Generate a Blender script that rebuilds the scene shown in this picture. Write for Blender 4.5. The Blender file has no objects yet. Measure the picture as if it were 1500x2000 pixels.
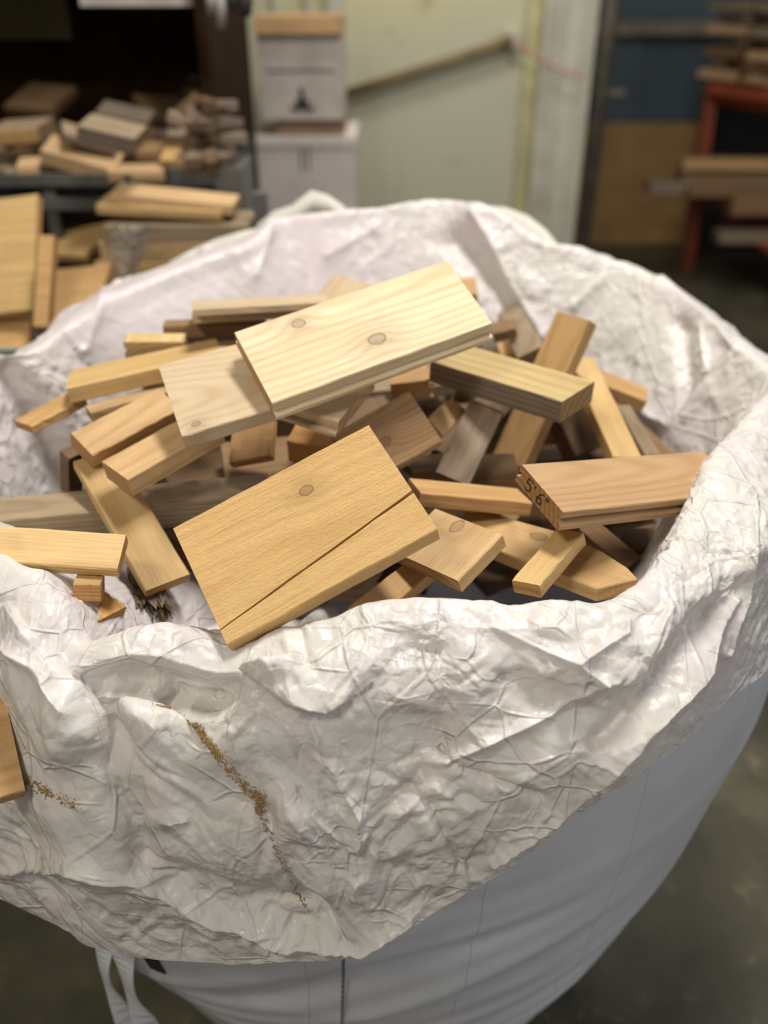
import bpy, bmesh, math, random
import numpy as np
from mathutils import Vector, Matrix

# ------------------------------------------------------------------ camera, light, exposure
S = bpy.context.scene
F = 1700.0; TH = math.radians(32.0); CAM = np.array([0, 0, 1.55])
cd = bpy.data.cameras.new('camera'); co = bpy.data.objects.new('camera', cd); S.collection.objects.link(co)
cd.sensor_fit = 'VERTICAL'; cd.sensor_height = 36.0; cd.sensor_width = 27.0; cd.lens = F / 2000 * 36.0
co.location = CAM; co.rotation_euler = (math.radians(90) - TH, 0, 0)
cd.clip_start = 0.02; cd.dof.use_dof = True; cd.dof.focus_distance = 0.77; cd.dof.aperture_fstop = 2.4
S.camera = co
W = bpy.data.worlds.new('workshop_air'); S.world = W; W.use_nodes = True
W.node_tree.nodes['Background'].inputs[0].default_value = (1.0, 0.98, 0.95, 1)
W.node_tree.nodes['Background'].inputs[1].default_value = 0.095
def area(name, loc, target, size, size_y, power, col):
    l = bpy.data.lights.new(name, 'AREA'); l.shape = 'RECTANGLE'; l.size = size; l.size_y = size_y
    l.energy = power; l.color = col
    o = bpy.data.objects.new(name, l); S.collection.objects.link(o); o.location = loc
    o.rotation_euler = (Vector(target) - Vector(loc)).to_track_quat('-Z', 'Y').to_euler(); return o
area('ceiling_tubes_over_bag', (0.35, 1.35, 3.3), (0, 1.0, 1.0), 0.9, 0.3, 63, (1.0, 0.965, 0.90))
area('background_fill_light', (0.5, 2.9, 3.1), (0.5, 3.9, .8), 1.6, .4, 35, (1.0, 0.97, 0.90))  # added fill to brighten the back wall and cartons, no fixture seen there
area('ceiling_tubes_left', (-1.0, -0.35, 3.0), (-0.05, .9, 1.0), 0.7, 0.3, 25, (1.0, 0.93, 0.82))
area('front_fill_light', (0.5, -2.3, 1.7), (0, 1.0, .7), 1.5, 1.1, 11, (1.0, 0.97, 0.92))  # added fill for the bag's lower front, no such source known
area('daylight_from_yard_door', (3.4, 0.1, 2.3), (0.2, 1.1, 0.9), 1.3, 1.4, 25, (0.86, 0.93, 1.0))
S.view_settings.view_transform = 'Standard'; S.view_settings.look = 'None'
S.view_settings.gamma = 1; S.view_settings.use_curve_mapping = False
S.view_settings.exposure = 0.0

# ------------------------------------------------------------------ helpers
RR = np.array([1, 0, 0.]); FW = np.array([0, math.cos(TH), -math.sin(TH)]); UU = np.array([0, math.sin(TH), math.cos(TH)])
def ray(px, py): return RR * (px - 750) / F + UU * (1000 - py) / F + FW
def at_z(px, py, z):
    r = ray(px, py); return CAM + r * ((z - CAM[2]) / r[2])
def at_y(px, py, y):
    r = ray(px, py); return CAM + r * (y / r[1])
def proj(P):
    d = P - CAM; z = d @ FW
    return np.stack([750 + F * (d @ RR) / z, 1000 - F * (d @ UU) / z], -1)
def link(o, parent=None):
    S.collection.objects.link(o)
    if parent: o.parent = parent
    return o
def tag(o, label=None, cat=None, group=None, kind=None):
    if label: o['label'] = label
    if cat: o['category'] = cat
    if group: o['group'] = group
    if kind: o['kind'] = kind
    return o
def mesh_obj(name, V, Fc, mat, parent=None, smooth=False, mats=None, fm=None, loc=None, M=None):
    me = bpy.data.meshes.new(name); me.from_pydata([tuple(map(float, v)) for v in V], [], [tuple(map(int, f)) for f in Fc])
    for m in (mats or [mat]): me.materials.append(m)
    if fm is not None:
        for p, i in zip(me.polygons, fm): p.material_index = i
    me.update()
    bm = bmesh.new(); bm.from_mesh(me); bmesh.ops.recalc_face_normals(bm, faces=bm.faces); bm.to_mesh(me); bm.free()
    if smooth: me.polygons.foreach_set('use_smooth', [True] * len(me.polygons))
    o = bpy.data.objects.new(name, me)
    if M is not None: o.matrix_world = M
    elif loc is not None: o.location = loc
    return link(o, parent)
def empty(name, loc, rz=0.0):
    o = bpy.data.objects.new(name, None); o.location = loc; o.rotation_euler = (0, 0, rz); o.empty_display_size = .05
    return link(o)
class MB:
    def __init__(s): s.v = []; s.f = []
    def box(s, a, b):
        n = len(s.v); (x0, y0, z0), (x1, y1, z1) = a, b
        s.v += [(x0,y0,z0),(x1,y0,z0),(x1,y1,z0),(x0,y1,z0),(x0,y0,z1),(x1,y0,z1),(x1,y1,z1),(x0,y1,z1)]
        s.f += [tuple(n + i for i in q) for q in ((0,3,2,1),(4,5,6,7),(0,1,5,4),(1,2,6,5),(2,3,7,6),(3,0,4,7))]
        return s
    def tube(s, pts, r, n=8):
        pts = [Vector(p) for p in pts]; rings = []
        for i, p in enumerate(pts):
            d = (pts[min(i+1, len(pts)-1)] - pts[max(i-1, 0)]).normalized()
            a = d.orthogonal().normalized() if abs(d.z) > .9 else d.cross(Vector((0,0,1))).normalized(); b = d.cross(a)
            rr = r[i] if isinstance(r, (list, tuple)) else r
            k = len(s.v); s.v += [tuple(p + (a*math.cos(t) + b*math.sin(t))*rr) for t in [2*math.pi*j/n for j in range(n)]]; rings.append(k)
        for k0, k1 in zip(rings, rings[1:]):
            s.f += [(k0+j, k0+(j+1)%n, k1+(j+1)%n, k1+j) for j in range(n)]
        s.f += [tuple(rings[0]+j for j in range(n)), tuple(rings[-1]+j for j in reversed(range(n)))]
        return s
    def build(s, name, mat, parent=None, **k): return mesh_obj(name, s.v, s.f, mat, parent, **k)

# ------------------------------------------------------------------ materials
def new_mat(name):
    m = bpy.data.materials.new(name); m.use_nodes = True; nt = m.node_tree
    return m, nt, nt.nodes['Principled BSDF']
def node(nt, t, **k):
    n = nt.nodes.new(t)
    for a, b in k.items():
        if a == 'i':
            for q, v in b.items():
                if isinstance(v, bpy.types.NodeSocket): nt.links.new(v, n.inputs[q])
                else: n.inputs[q].default_value = v
        else: setattr(n, a, b)
    return n
def mth(nt, op, a, b=None, c=None, clamp=False):
    n = node(nt, 'ShaderNodeMath', operation=op, use_clamp=clamp)
    for i, v in enumerate((a, b, c)):
        if v is None: continue
        if isinstance(v, bpy.types.NodeSocket): nt.links.new(v, n.inputs[i])
        else: n.inputs[i].default_value = v
    return n.outputs[0]
def vmth(nt, op, a, b=None):
    n = node(nt, 'ShaderNodeVectorMath', operation=op)
    for i, v in enumerate((a, b)):
        if v is None: continue
        if isinstance(v, bpy.types.NodeSocket): nt.links.new(v, n.inputs[i])
        else: n.inputs[i].default_value = v
    return n.outputs[1] if op in ('LENGTH',) else n.outputs[0]
def mix(nt, fac, a, b, mode='MIX'):
    n = node(nt, 'ShaderNodeMix', data_type='RGBA', blend_type=mode)
    for s, v in ((n.inputs[0], fac), (n.inputs[6], a), (n.inputs[7], b)):
        if isinstance(v, bpy.types.NodeSocket): nt.links.new(v, s)
        elif isinstance(v, (int, float)): s.default_value = v
        else: s.default_value = (*v, 1)
    return n.outputs[2]
def rampf(nt, v, a, b):
    n = node(nt, 'ShaderNodeMapRange', interpolation_type='SMOOTHSTEP'); nt.links.new(v, n.inputs[0])
    n.inputs[1].default_value = a; n.inputs[2].default_value = b; return n.outputs[0]
def noise(nt, vec, scale, detail=4, rough=.55, dist=0.0):
    n = node(nt, 'ShaderNodeTexNoise'); nt.links.new(vec, n.inputs['Vector'])
    n.inputs['Scale'].default_value = scale; n.inputs['Detail'].default_value = detail
    n.inputs['Roughness'].default_value = rough; n.inputs['Distortion'].default_value = dist
    return n.outputs[0]
def wood(name, light, dark, ring=.006, pith=(0.0, -.05), tilt=.03, rough=.62, bump=.25, grey=None, greyamt=0.0, knots=(), endc=None, saw=0.0, seed=0.0, fibre=.5, contrast=.85):
    m, nt, P = new_mat(name)
    tc = node(nt, 'ShaderNodeTexCoord'); oi = node(nt, 'ShaderNodeObjectInfo')
    ob = tc.outputs['Object']
    rnd = mth(nt, 'MULTIPLY', oi.outputs['Random'], 3.0 if not knots else 0.0)
    cmb = node(nt, 'ShaderNodeCombineXYZ'); nt.links.new(rnd, cmb.inputs[0]); cmb.inputs[1].default_value = seed
    off = vmth(nt, 'ADD', ob, cmb.outputs[0])
    st = vmth(nt, 'MULTIPLY', off, (5.0, 22.0, 22.0))
    warp = mth(nt, 'MULTIPLY', mth(nt, 'SUBTRACT', noise(nt, st, 1.0, 3), .5), .010)
    sx = node(nt, 'ShaderNodeSeparateXYZ'); nt.links.new(ob, sx.inputs[0])
    dy = mth(nt, 'ADD', mth(nt, 'SUBTRACT', sx.outputs[1], pith[0]), mth(nt, 'MULTIPLY', sx.outputs[0], tilt))
    dz = mth(nt, 'ADD', mth(nt, 'SUBTRACT', sx.outputs[2], pith[1]), mth(nt, 'MULTIPLY', sx.outputs[0], tilt * 1.3))
    d = mth(nt, 'SQRT', mth(nt, 'ADD', mth(nt, 'MULTIPLY', dy, dy), mth(nt, 'MULTIPLY', dz, dz)))
    d = mth(nt, 'ADD', d, warp)
    kmask = None
    for (kx, ky, kr) in knots:
        ax = mth(nt, 'MULTIPLY', mth(nt, 'SUBTRACT', sx.outputs[0], kx), .75); ay = mth(nt, 'SUBTRACT', sx.outputs[1], ky)
        dd = mth(nt, 'SQRT', mth(nt, 'ADD', mth(nt, 'MULTIPLY', ax, ax), mth(nt, 'MULTIPLY', ay, ay)))
        dd = mth(nt, 'ADD', dd, mth(nt, 'MULTIPLY', mth(nt, 'SUBTRACT', noise(nt, ob, 120, 2), .5), kr * .5))
        g = mth(nt, 'POWER', 2.718, mth(nt, 'MULTIPLY', mth(nt, 'MULTIPLY', dd, dd), -1 / (kr * 2.6) ** 2))
        d = mth(nt, 'ADD', d, mth(nt, 'MULTIPLY', g, kr * 1.6))
        core = mth(nt, 'SUBTRACT', 1.0, rampf(nt, dd, kr * .75, kr * 1.15))
        edge = mth(nt, 'MULTIPLY', core, rampf(nt, dd, kr * .58, kr * .82))
        soft = mth(nt, 'MULTIPLY', g, .28)
        k = mth(nt, 'MAXIMUM', mth(nt, 'MULTIPLY', core, .48), mth(nt, 'MAXIMUM', mth(nt, 'MULTIPLY', edge, .80), soft))
        kmask = k if kmask is None else mth(nt, 'MAXIMUM', kmask, k)
    w = mth(nt, 'SINE', mth(nt, 'MULTIPLY', d, 6.2832 / ring))
    w = mth(nt, 'POWER', mth(nt, 'ADD', mth(nt, 'MULTIPLY', w, .5), .5), 1.8)
    band = noise(nt, vmth(nt, 'MULTIPLY', off, (2.0, 26.0, 26.0)), 1.0, 2)
    fac = mth(nt, 'ADD', mth(nt, 'MULTIPLY', w, contrast * .55), mth(nt, 'MULTIPLY', mth(nt, 'SUBTRACT', band, .42), 1.3), clamp=True)
    col = mix(nt, fac, light, dark)
    fib = noise(nt, vmth(nt, 'MULTIPLY', off, (14.0, 480.0, 480.0)), 1.0, 3, .7)
    col = mix(nt, fibre, col, mix(nt, fib, (.25, .22, .18), (1.0, 1.0, 1.0)), 'OVERLAY')
    if grey:
        gm = rampf(nt, mth(nt, 'ADD', noise(nt, vmth(nt, 'MULTIPLY', off, (6., 20., 20.)), 1.0, 5, .65), greyamt - .5), .38, .62)
        col = mix(nt, gm, col, mix(nt, fib, grey, tuple(min(1, c * 1.9) for c in grey)))
    if kmask is not None: col = mix(nt, kmask, col, (.10, .045, .016))
    sn = node(nt, 'ShaderNodeSeparateXYZ'); nt.links.new(tc.outputs['Normal'], sn.inputs[0])
    em = rampf(nt, mth(nt, 'ABSOLUTE', sn.outputs[0]), .75, .9)
    ec = endc or tuple(c * k for c, k in zip(dark, (.95, .78, .62)))
    col = mix(nt, mth(nt, 'MULTIPLY', em, .75), col, mix(nt, w, ec, tuple(c * .6 for c in ec)))
    rb = node(nt, 'ShaderNodeHueSaturation'); nt.links.new(col, rb.inputs['Color'])
    nt.links.new(mth(nt, 'ADD', mth(nt, 'MULTIPLY', oi.outputs['Random'], .22), .89), rb.inputs['Value'])
    nt.links.new(rb.outputs[0], P.inputs['Base Color'])
    P.inputs['Roughness'].default_value = rough; P.inputs['Specular IOR Level'].default_value = .3
    h = mth(nt, 'ADD', mth(nt, 'MULTIPLY', fib, .5), mth(nt, 'MULTIPLY', w, -.25))
    if saw:
        h = mth(nt, 'ADD', h, mth(nt, 'MULTIPLY', noise(nt, vmth(nt, 'MULTIPLY', off, (150., 420., 300.)), 1.0, 4, .7), saw))
    b = node(nt, 'ShaderNodeBump'); b.inputs['Strength'].default_value = bump; b.inputs['Distance'].default_value = .0016
    nt.links.new(h, b.inputs['Height']); nt.links.new(b.outputs[0], P.inputs['Normal'])
    return m
def plain(name, col, rough=.6, metal=0.0, var=.15, vscale=8.0, bump=0.0, bscale=60, col2=None):
    m, nt, P = new_mat(name); tc = node(nt, 'ShaderNodeTexCoord')
    n = noise(nt, tc.outputs['Object'], vscale, 5, .6)
    c2 = col2 or tuple(c * (1 - 2 * var) for c in col)
    nt.links.new(mix(nt, rampf(nt, n, .35, .68), col, c2), P.inputs['Base Color'])
    P.inputs['Roughness'].default_value = rough; P.inputs['Metallic'].default_value = metal
    if bump:
        b = node(nt, 'ShaderNodeBump'); b.inputs['Strength'].default_value = bump; b.inputs['Distance'].default_value = .004
        nt.links.new(noise(nt, tc.outputs['Object'], bscale, 4), b.inputs['Height']); nt.links.new(b.outputs[0], P.inputs['Normal'])
    return m
def film_mat():
    m, nt, P = new_mat('crinkled_white_film'); tc = node(nt, 'ShaderNodeTexCoord'); ob = tc.outputs['Object']
    uv = tc.outputs['UV']
    big = noise(nt, ob, 5.0, 3)
    col = mix(nt, rampf(nt, big, .40, .66), (.80, .765, .71), (.80, .73, .735))
    pos = node(nt, 'ShaderNodeSeparateXYZ'); nt.links.new(ob, pos.inputs[0])
    flat_m = mth(nt, 'MULTIPLY', rampf(nt, mth(nt, 'MULTIPLY', pos.outputs[0], -1.0), -.12, .06), rampf(nt, pos.outputs[1], 1.0, 1.18))   # the taut, pinkish sheet at the back left
    col = mix(nt, mth(nt, 'MULTIPLY', flat_m, .7), col, (.74, .645, .67))
    blot = noise(nt, ob, 14, 5, .65)
    col = mix(nt, mth(nt, 'MULTIPLY', rampf(nt, blot, .52, .75), .35), col, (.66, .61, .52))
    # yellowish dust stain along the left flap and around the sawdust
    g = noise(nt, ob, 260, 2, .8)
    col = mix(nt, mth(nt, 'MULTIPLY', rampf(nt, g, .66, .8), mth(nt, 'MULTIPLY', rampf(nt, blot, .45, .7), .35)), col, (.45, .33, .18))
    nt.links.new(col, P.inputs['Base Color'])
    P.inputs['Roughness'].default_value = .34; P.inputs['Specular IOR Level'].default_value = .50
    nt.links.new(mth(nt, 'ADD', mth(nt, 'MULTIPLY', noise(nt, ob, 30, 4), .32), .20), P.inputs['Roughness'])
    # fine creases: small tilted facets meeting at sharp lines, three sizes
    def cre(sc, st=(1, 1, 1), wa=.012):
        wv = node(nt, 'ShaderNodeTexNoise'); nt.links.new(ob, wv.inputs['Vector']); wv.inputs['Scale'].default_value = sc * .35; wv.inputs['Detail'].default_value = 1
        v = vmth(nt, 'ADD', vmth(nt, 'MULTIPLY', ob, st), vmth(nt, 'MULTIPLY', wv.outputs[1], (wa, wa, wa)))
        f1 = node(nt, 'ShaderNodeTexVoronoi', feature='F1'); nt.links.new(v, f1.inputs['Vector']); f1.inputs['Scale'].default_value = sc
        ed_ = node(nt, 'ShaderNodeTexVoronoi', feature='DISTANCE_TO_EDGE'); nt.links.new(v, ed_.inputs['Vector']); ed_.inputs['Scale'].default_value = sc
        df = vmth(nt, 'SUBTRACT', v, f1.outputs['Position']); rv = vmth(nt, 'SUBTRACT', f1.outputs['Color'], (.5, .5, .5))
        dn = node(nt, 'ShaderNodeVectorMath', operation='DOT_PRODUCT'); nt.links.new(df, dn.inputs[0]); nt.links.new(rv, dn.inputs[1])
        return mth(nt, 'MULTIPLY', mth(nt, 'MULTIPLY', dn.outputs['Value'], sc), rampf(nt, ed_.outputs['Distance'], -.02, .22))
    def ridge(sc, st, w_):
        wv = node(nt, 'ShaderNodeTexNoise'); nt.links.new(ob, wv.inputs['Vector']); wv.inputs['Scale'].default_value = sc * .5; wv.inputs['Detail'].default_value = 1
        v = vmth(nt, 'ADD', vmth(nt, 'MULTIPLY', ob, st), vmth(nt, 'MULTIPLY', wv.outputs[1], (.02, .02, .02)))
        e_ = node(nt, 'ShaderNodeTexVoronoi', feature='DISTANCE_TO_EDGE'); nt.links.new(v, e_.inputs['Vector']); e_.inputs['Scale'].default_value = sc
        return mth(nt, 'SUBTRACT', 1.0, rampf(nt, e_.outputs['Distance'], 0.0, w_))
    area_m = rampf(nt, noise(nt, ob, 6.5, 2), .42, .60)
    area_2 = rampf(nt, noise(nt, ob, 11, 2), .45, .62)
    h = mth(nt, 'MULTIPLY', cre(14, (1, 1, 1.2), .03), 2.0)
    h = mth(nt, 'ADD', h, mth(nt, 'MULTIPLY', cre(34, (1.3, 1, .8), .016), .75))
    h = mth(nt, 'ADD', h, mth(nt, 'MULTIPLY', mth(nt, 'MULTIPLY', cre(85, (1, 1, 1), .008), area_m), .40))
    h = mth(nt, 'ADD', h, mth(nt, 'MULTIPLY', ridge(8, (1.5, 1, .8), .028), .17))
    h = mth(nt, 'ADD', h, mth(nt, 'MULTIPLY', mth(nt, 'MULTIPLY', ridge(24, (.8, 1, 1.4), .06), area_2), .22))
    h = mth(nt, 'ADD', h, mth(nt, 'MULTIPLY', mth(nt, 'ABSOLUTE', mth(nt, 'SUBTRACT', noise(nt, ob, 50, 2, .5), .5)), .35))
    h = mth(nt, 'MULTIPLY', h, mth(nt, 'SUBTRACT', 1.0, mth(nt, 'MULTIPLY', flat_m, .78)))
    su = node(nt, 'ShaderNodeSeparateXYZ'); nt.links.new(uv, su.inputs[0])
    k = 6.2832 / .0032
    we = mth(nt, 'MULTIPLY', mth(nt, 'SINE', mth(nt, 'MULTIPLY', su.outputs[0], k)), mth(nt, 'SINE', mth(nt, 'MULTIPLY', su.outputs[1], k)))
    h = mth(nt, 'ADD', h, mth(nt, 'MULTIPLY', mth(nt, 'MULTIPLY', we, rampf(nt, noise(nt, ob, 4, 2), .5, .65)), .008))
    bp = node(nt, 'ShaderNodeBump'); bp.inputs['Strength'].default_value = .95; bp.inputs['Distance'].default_value = .006
    nt.links.new(h, bp.inputs['Height']); nt.links.new(bp.outputs[0], P.inputs['Normal'])
    tr = node(nt, 'ShaderNodeBsdfTranslucent'); tr.inputs[0].default_value = (.88, .80, .78, 1); nt.links.new(bp.outputs[0], tr.inputs['Normal'])
    ms = node(nt, 'ShaderNodeMixShader'); ms.inputs[0].default_value = .22
    nt.links.new(P.outputs[0], ms.inputs[1]); nt.links.new(tr.outputs[0], ms.inputs[2])
    nt.links.new(ms.outputs[0], nt.nodes['Material Output'].inputs[0])
    return m
def woven_mat():
    m, nt, P = new_mat('woven_white_polypropylene'); tc = node(nt, 'ShaderNodeTexCoord')
    uv = tc.outputs['UV']; su = node(nt, 'ShaderNodeSeparateXYZ'); nt.links.new(uv, su.inputs[0]); k = 6.2832 / .0034
    we = mth(nt, 'MULTIPLY', mth(nt, 'SINE', mth(nt, 'MULTIPLY', su.outputs[0], k)), mth(nt, 'SINE', mth(nt, 'MULTIPLY', su.outputs[1], k)))
    n = noise(nt, tc.outputs['Object'], 6, 4)
    col = mix(nt, rampf(nt, n, .35, .65), (.66, .67, .71), (.60, .60, .64))
    seam = mth(nt, 'FRACT', mth(nt, 'MULTIPLY', su.outputs[0], 1 / .16))
    sm = mth(nt, 'LESS_THAN', mth(nt, 'ABSOLUTE', mth(nt, 'SUBTRACT', seam, .5)), .006)
    col = mix(nt, mth(nt, 'MULTIPLY', sm, .5), col, (.42, .42, .46))
    nt.links.new(col, P.inputs['Base Color']); P.inputs['Roughness'].default_value = .42
    b = node(nt, 'ShaderNodeBump'); b.inputs['Strength'].default_value = .25; b.inputs['Distance'].default_value = .0006
    nt.links.new(mth(nt, 'ADD', we, mth(nt, 'MULTIPLY', sm, -1.5)), b.inputs['Height']); nt.links.new(b.outputs[0], P.inputs['Normal'])
    return m
PALE = ((.60, .485, .325), (.44, .285, .125)); CREAM = ((.55, .43, .285), (.44, .31, .175))
HONEY = ((.46, .285, .125), (.32, .18, .068)); CEDAR = ((.49, .315, .165), (.37, .21, .095))
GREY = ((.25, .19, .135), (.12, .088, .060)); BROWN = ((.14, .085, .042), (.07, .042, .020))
MT = dict(
    feather=wood('feathered_pale_pine', *PALE, ring=.009, pith=(.045, -.022), tilt=.03, bump=.4, knots=((-.0597, .0336, .0065), (.0055, -.0194, .008)), seed=2, contrast=.7),
    cream=wood('cream_planed_pine', *CREAM, ring=.013, pith=(0, -.04), tilt=.08, bump=.1, fibre=.2),
    cream_knot=wood('cream_pine_with_small_knot', *CREAM, ring=.008, pith=(-.01, -.025), tilt=.12, bump=.12, fibre=.2, knots=((-.0285, -.0431, .004),)),
    sawn_knot=wood('rough_sawn_honey_knot', (.51, .33, .14), (.39, .23, .080), ring=.010, pith=(-.02, -.04), tilt=.05, bump=.75, saw=1.3, knots=((.0202, .0332, .0058),), contrast=.45),
    sawn=wood('rough_sawn_honey', (.50, .33, .165), (.37, .22, .092), ring=.0075, pith=(.02, -.05), tilt=.05, bump=.7, saw=1.0),
    sawn_tan=wood('rough_sawn_tan_knot', (.52, .345, .19), (.35, .205, .10), ring=.005, pith=(.05, -.03), tilt=.06, bump=.8, saw=.9, knots=((-.0038, -.0032, .006),)),
    cedar=wood('smooth_cedar', *CEDAR, ring=.0065, pith=(.02, -.045), tilt=.06, bump=.1, endc=(.40, .20, .06), fibre=.25),
    honey=wood('honey_pine', *HONEY, ring=.007, bump=.25),
    honey_pale=wood('pale_honey_pine', (.50, .345, .155), (.39, .24, .09), ring=.012, pith=(0, -.06), bump=.18),
    yellow=wood('stained_yellow_pine', (.41, .305, .14), (.26, .18, .075), ring=.014, pith=(.05, -.05), bump=.3, grey=(.20, .15, .09), greyamt=.02),
    weather=wood('weathered_grey_wood', *GREY, ring=.006, bump=1.0, fibre=.8, grey=(.17, .135, .105), greyamt=.12, saw=.4),
    beam=wood('weathered_tan_beam', (.27, .205, .13), (.15, .108, .066), ring=.005, bump=1.0, fibre=.8, grey=(.19, .155, .105), greyamt=.05),
    side_grey=wood('weathered_side', (.17, .13, .095), (.095, .070, .052), ring=.005, bump=.9, saw=.6),
    knotty=wood('knotty_tan_board', (.58, .39, .20), (.43, .27, .125), ring=.011, pith=(0, -.06), bump=.2, knots=((.0224, .0046, .0075),)),
    nose=wood('stained_knotty_board', (.50, .33, .15), (.35, .21, .09), ring=.010, pith=(0, -.05), bump=.3, grey=(.20, .16, .10), greyamt=-.06, knots=((-.0034, .016, .0075),)),
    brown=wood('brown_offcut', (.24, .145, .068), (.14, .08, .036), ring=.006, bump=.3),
    dark=wood('dark_old_and_shade_wood', *BROWN, ring=.006, bump=.6, grey=(.10, .08, .06), greyamt=0),  # old dark wood, colour lowered further to paint shade between the boards
    orange=wood('orange_end_grain', (.50, .27, .09), (.34, .16, .05), ring=.004, bump=.8, saw=.8, endc=(.40, .21, .07)),
)
FILM = film_mat(); WOVEN = woven_mat()
CREAMFAB = plain('cream_bag_webbing', (.56, .54, .47), .7, var=.1, bump=.2)
BLACK = plain('black_print', (.015, .014, .014), .6)
DUST = plain('sawdust_grain', (.48, .30, .12), .9, var=.25, vscale=300)
STITCH = plain('grey_stitching', (.16, .16, .18), .8)

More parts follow.
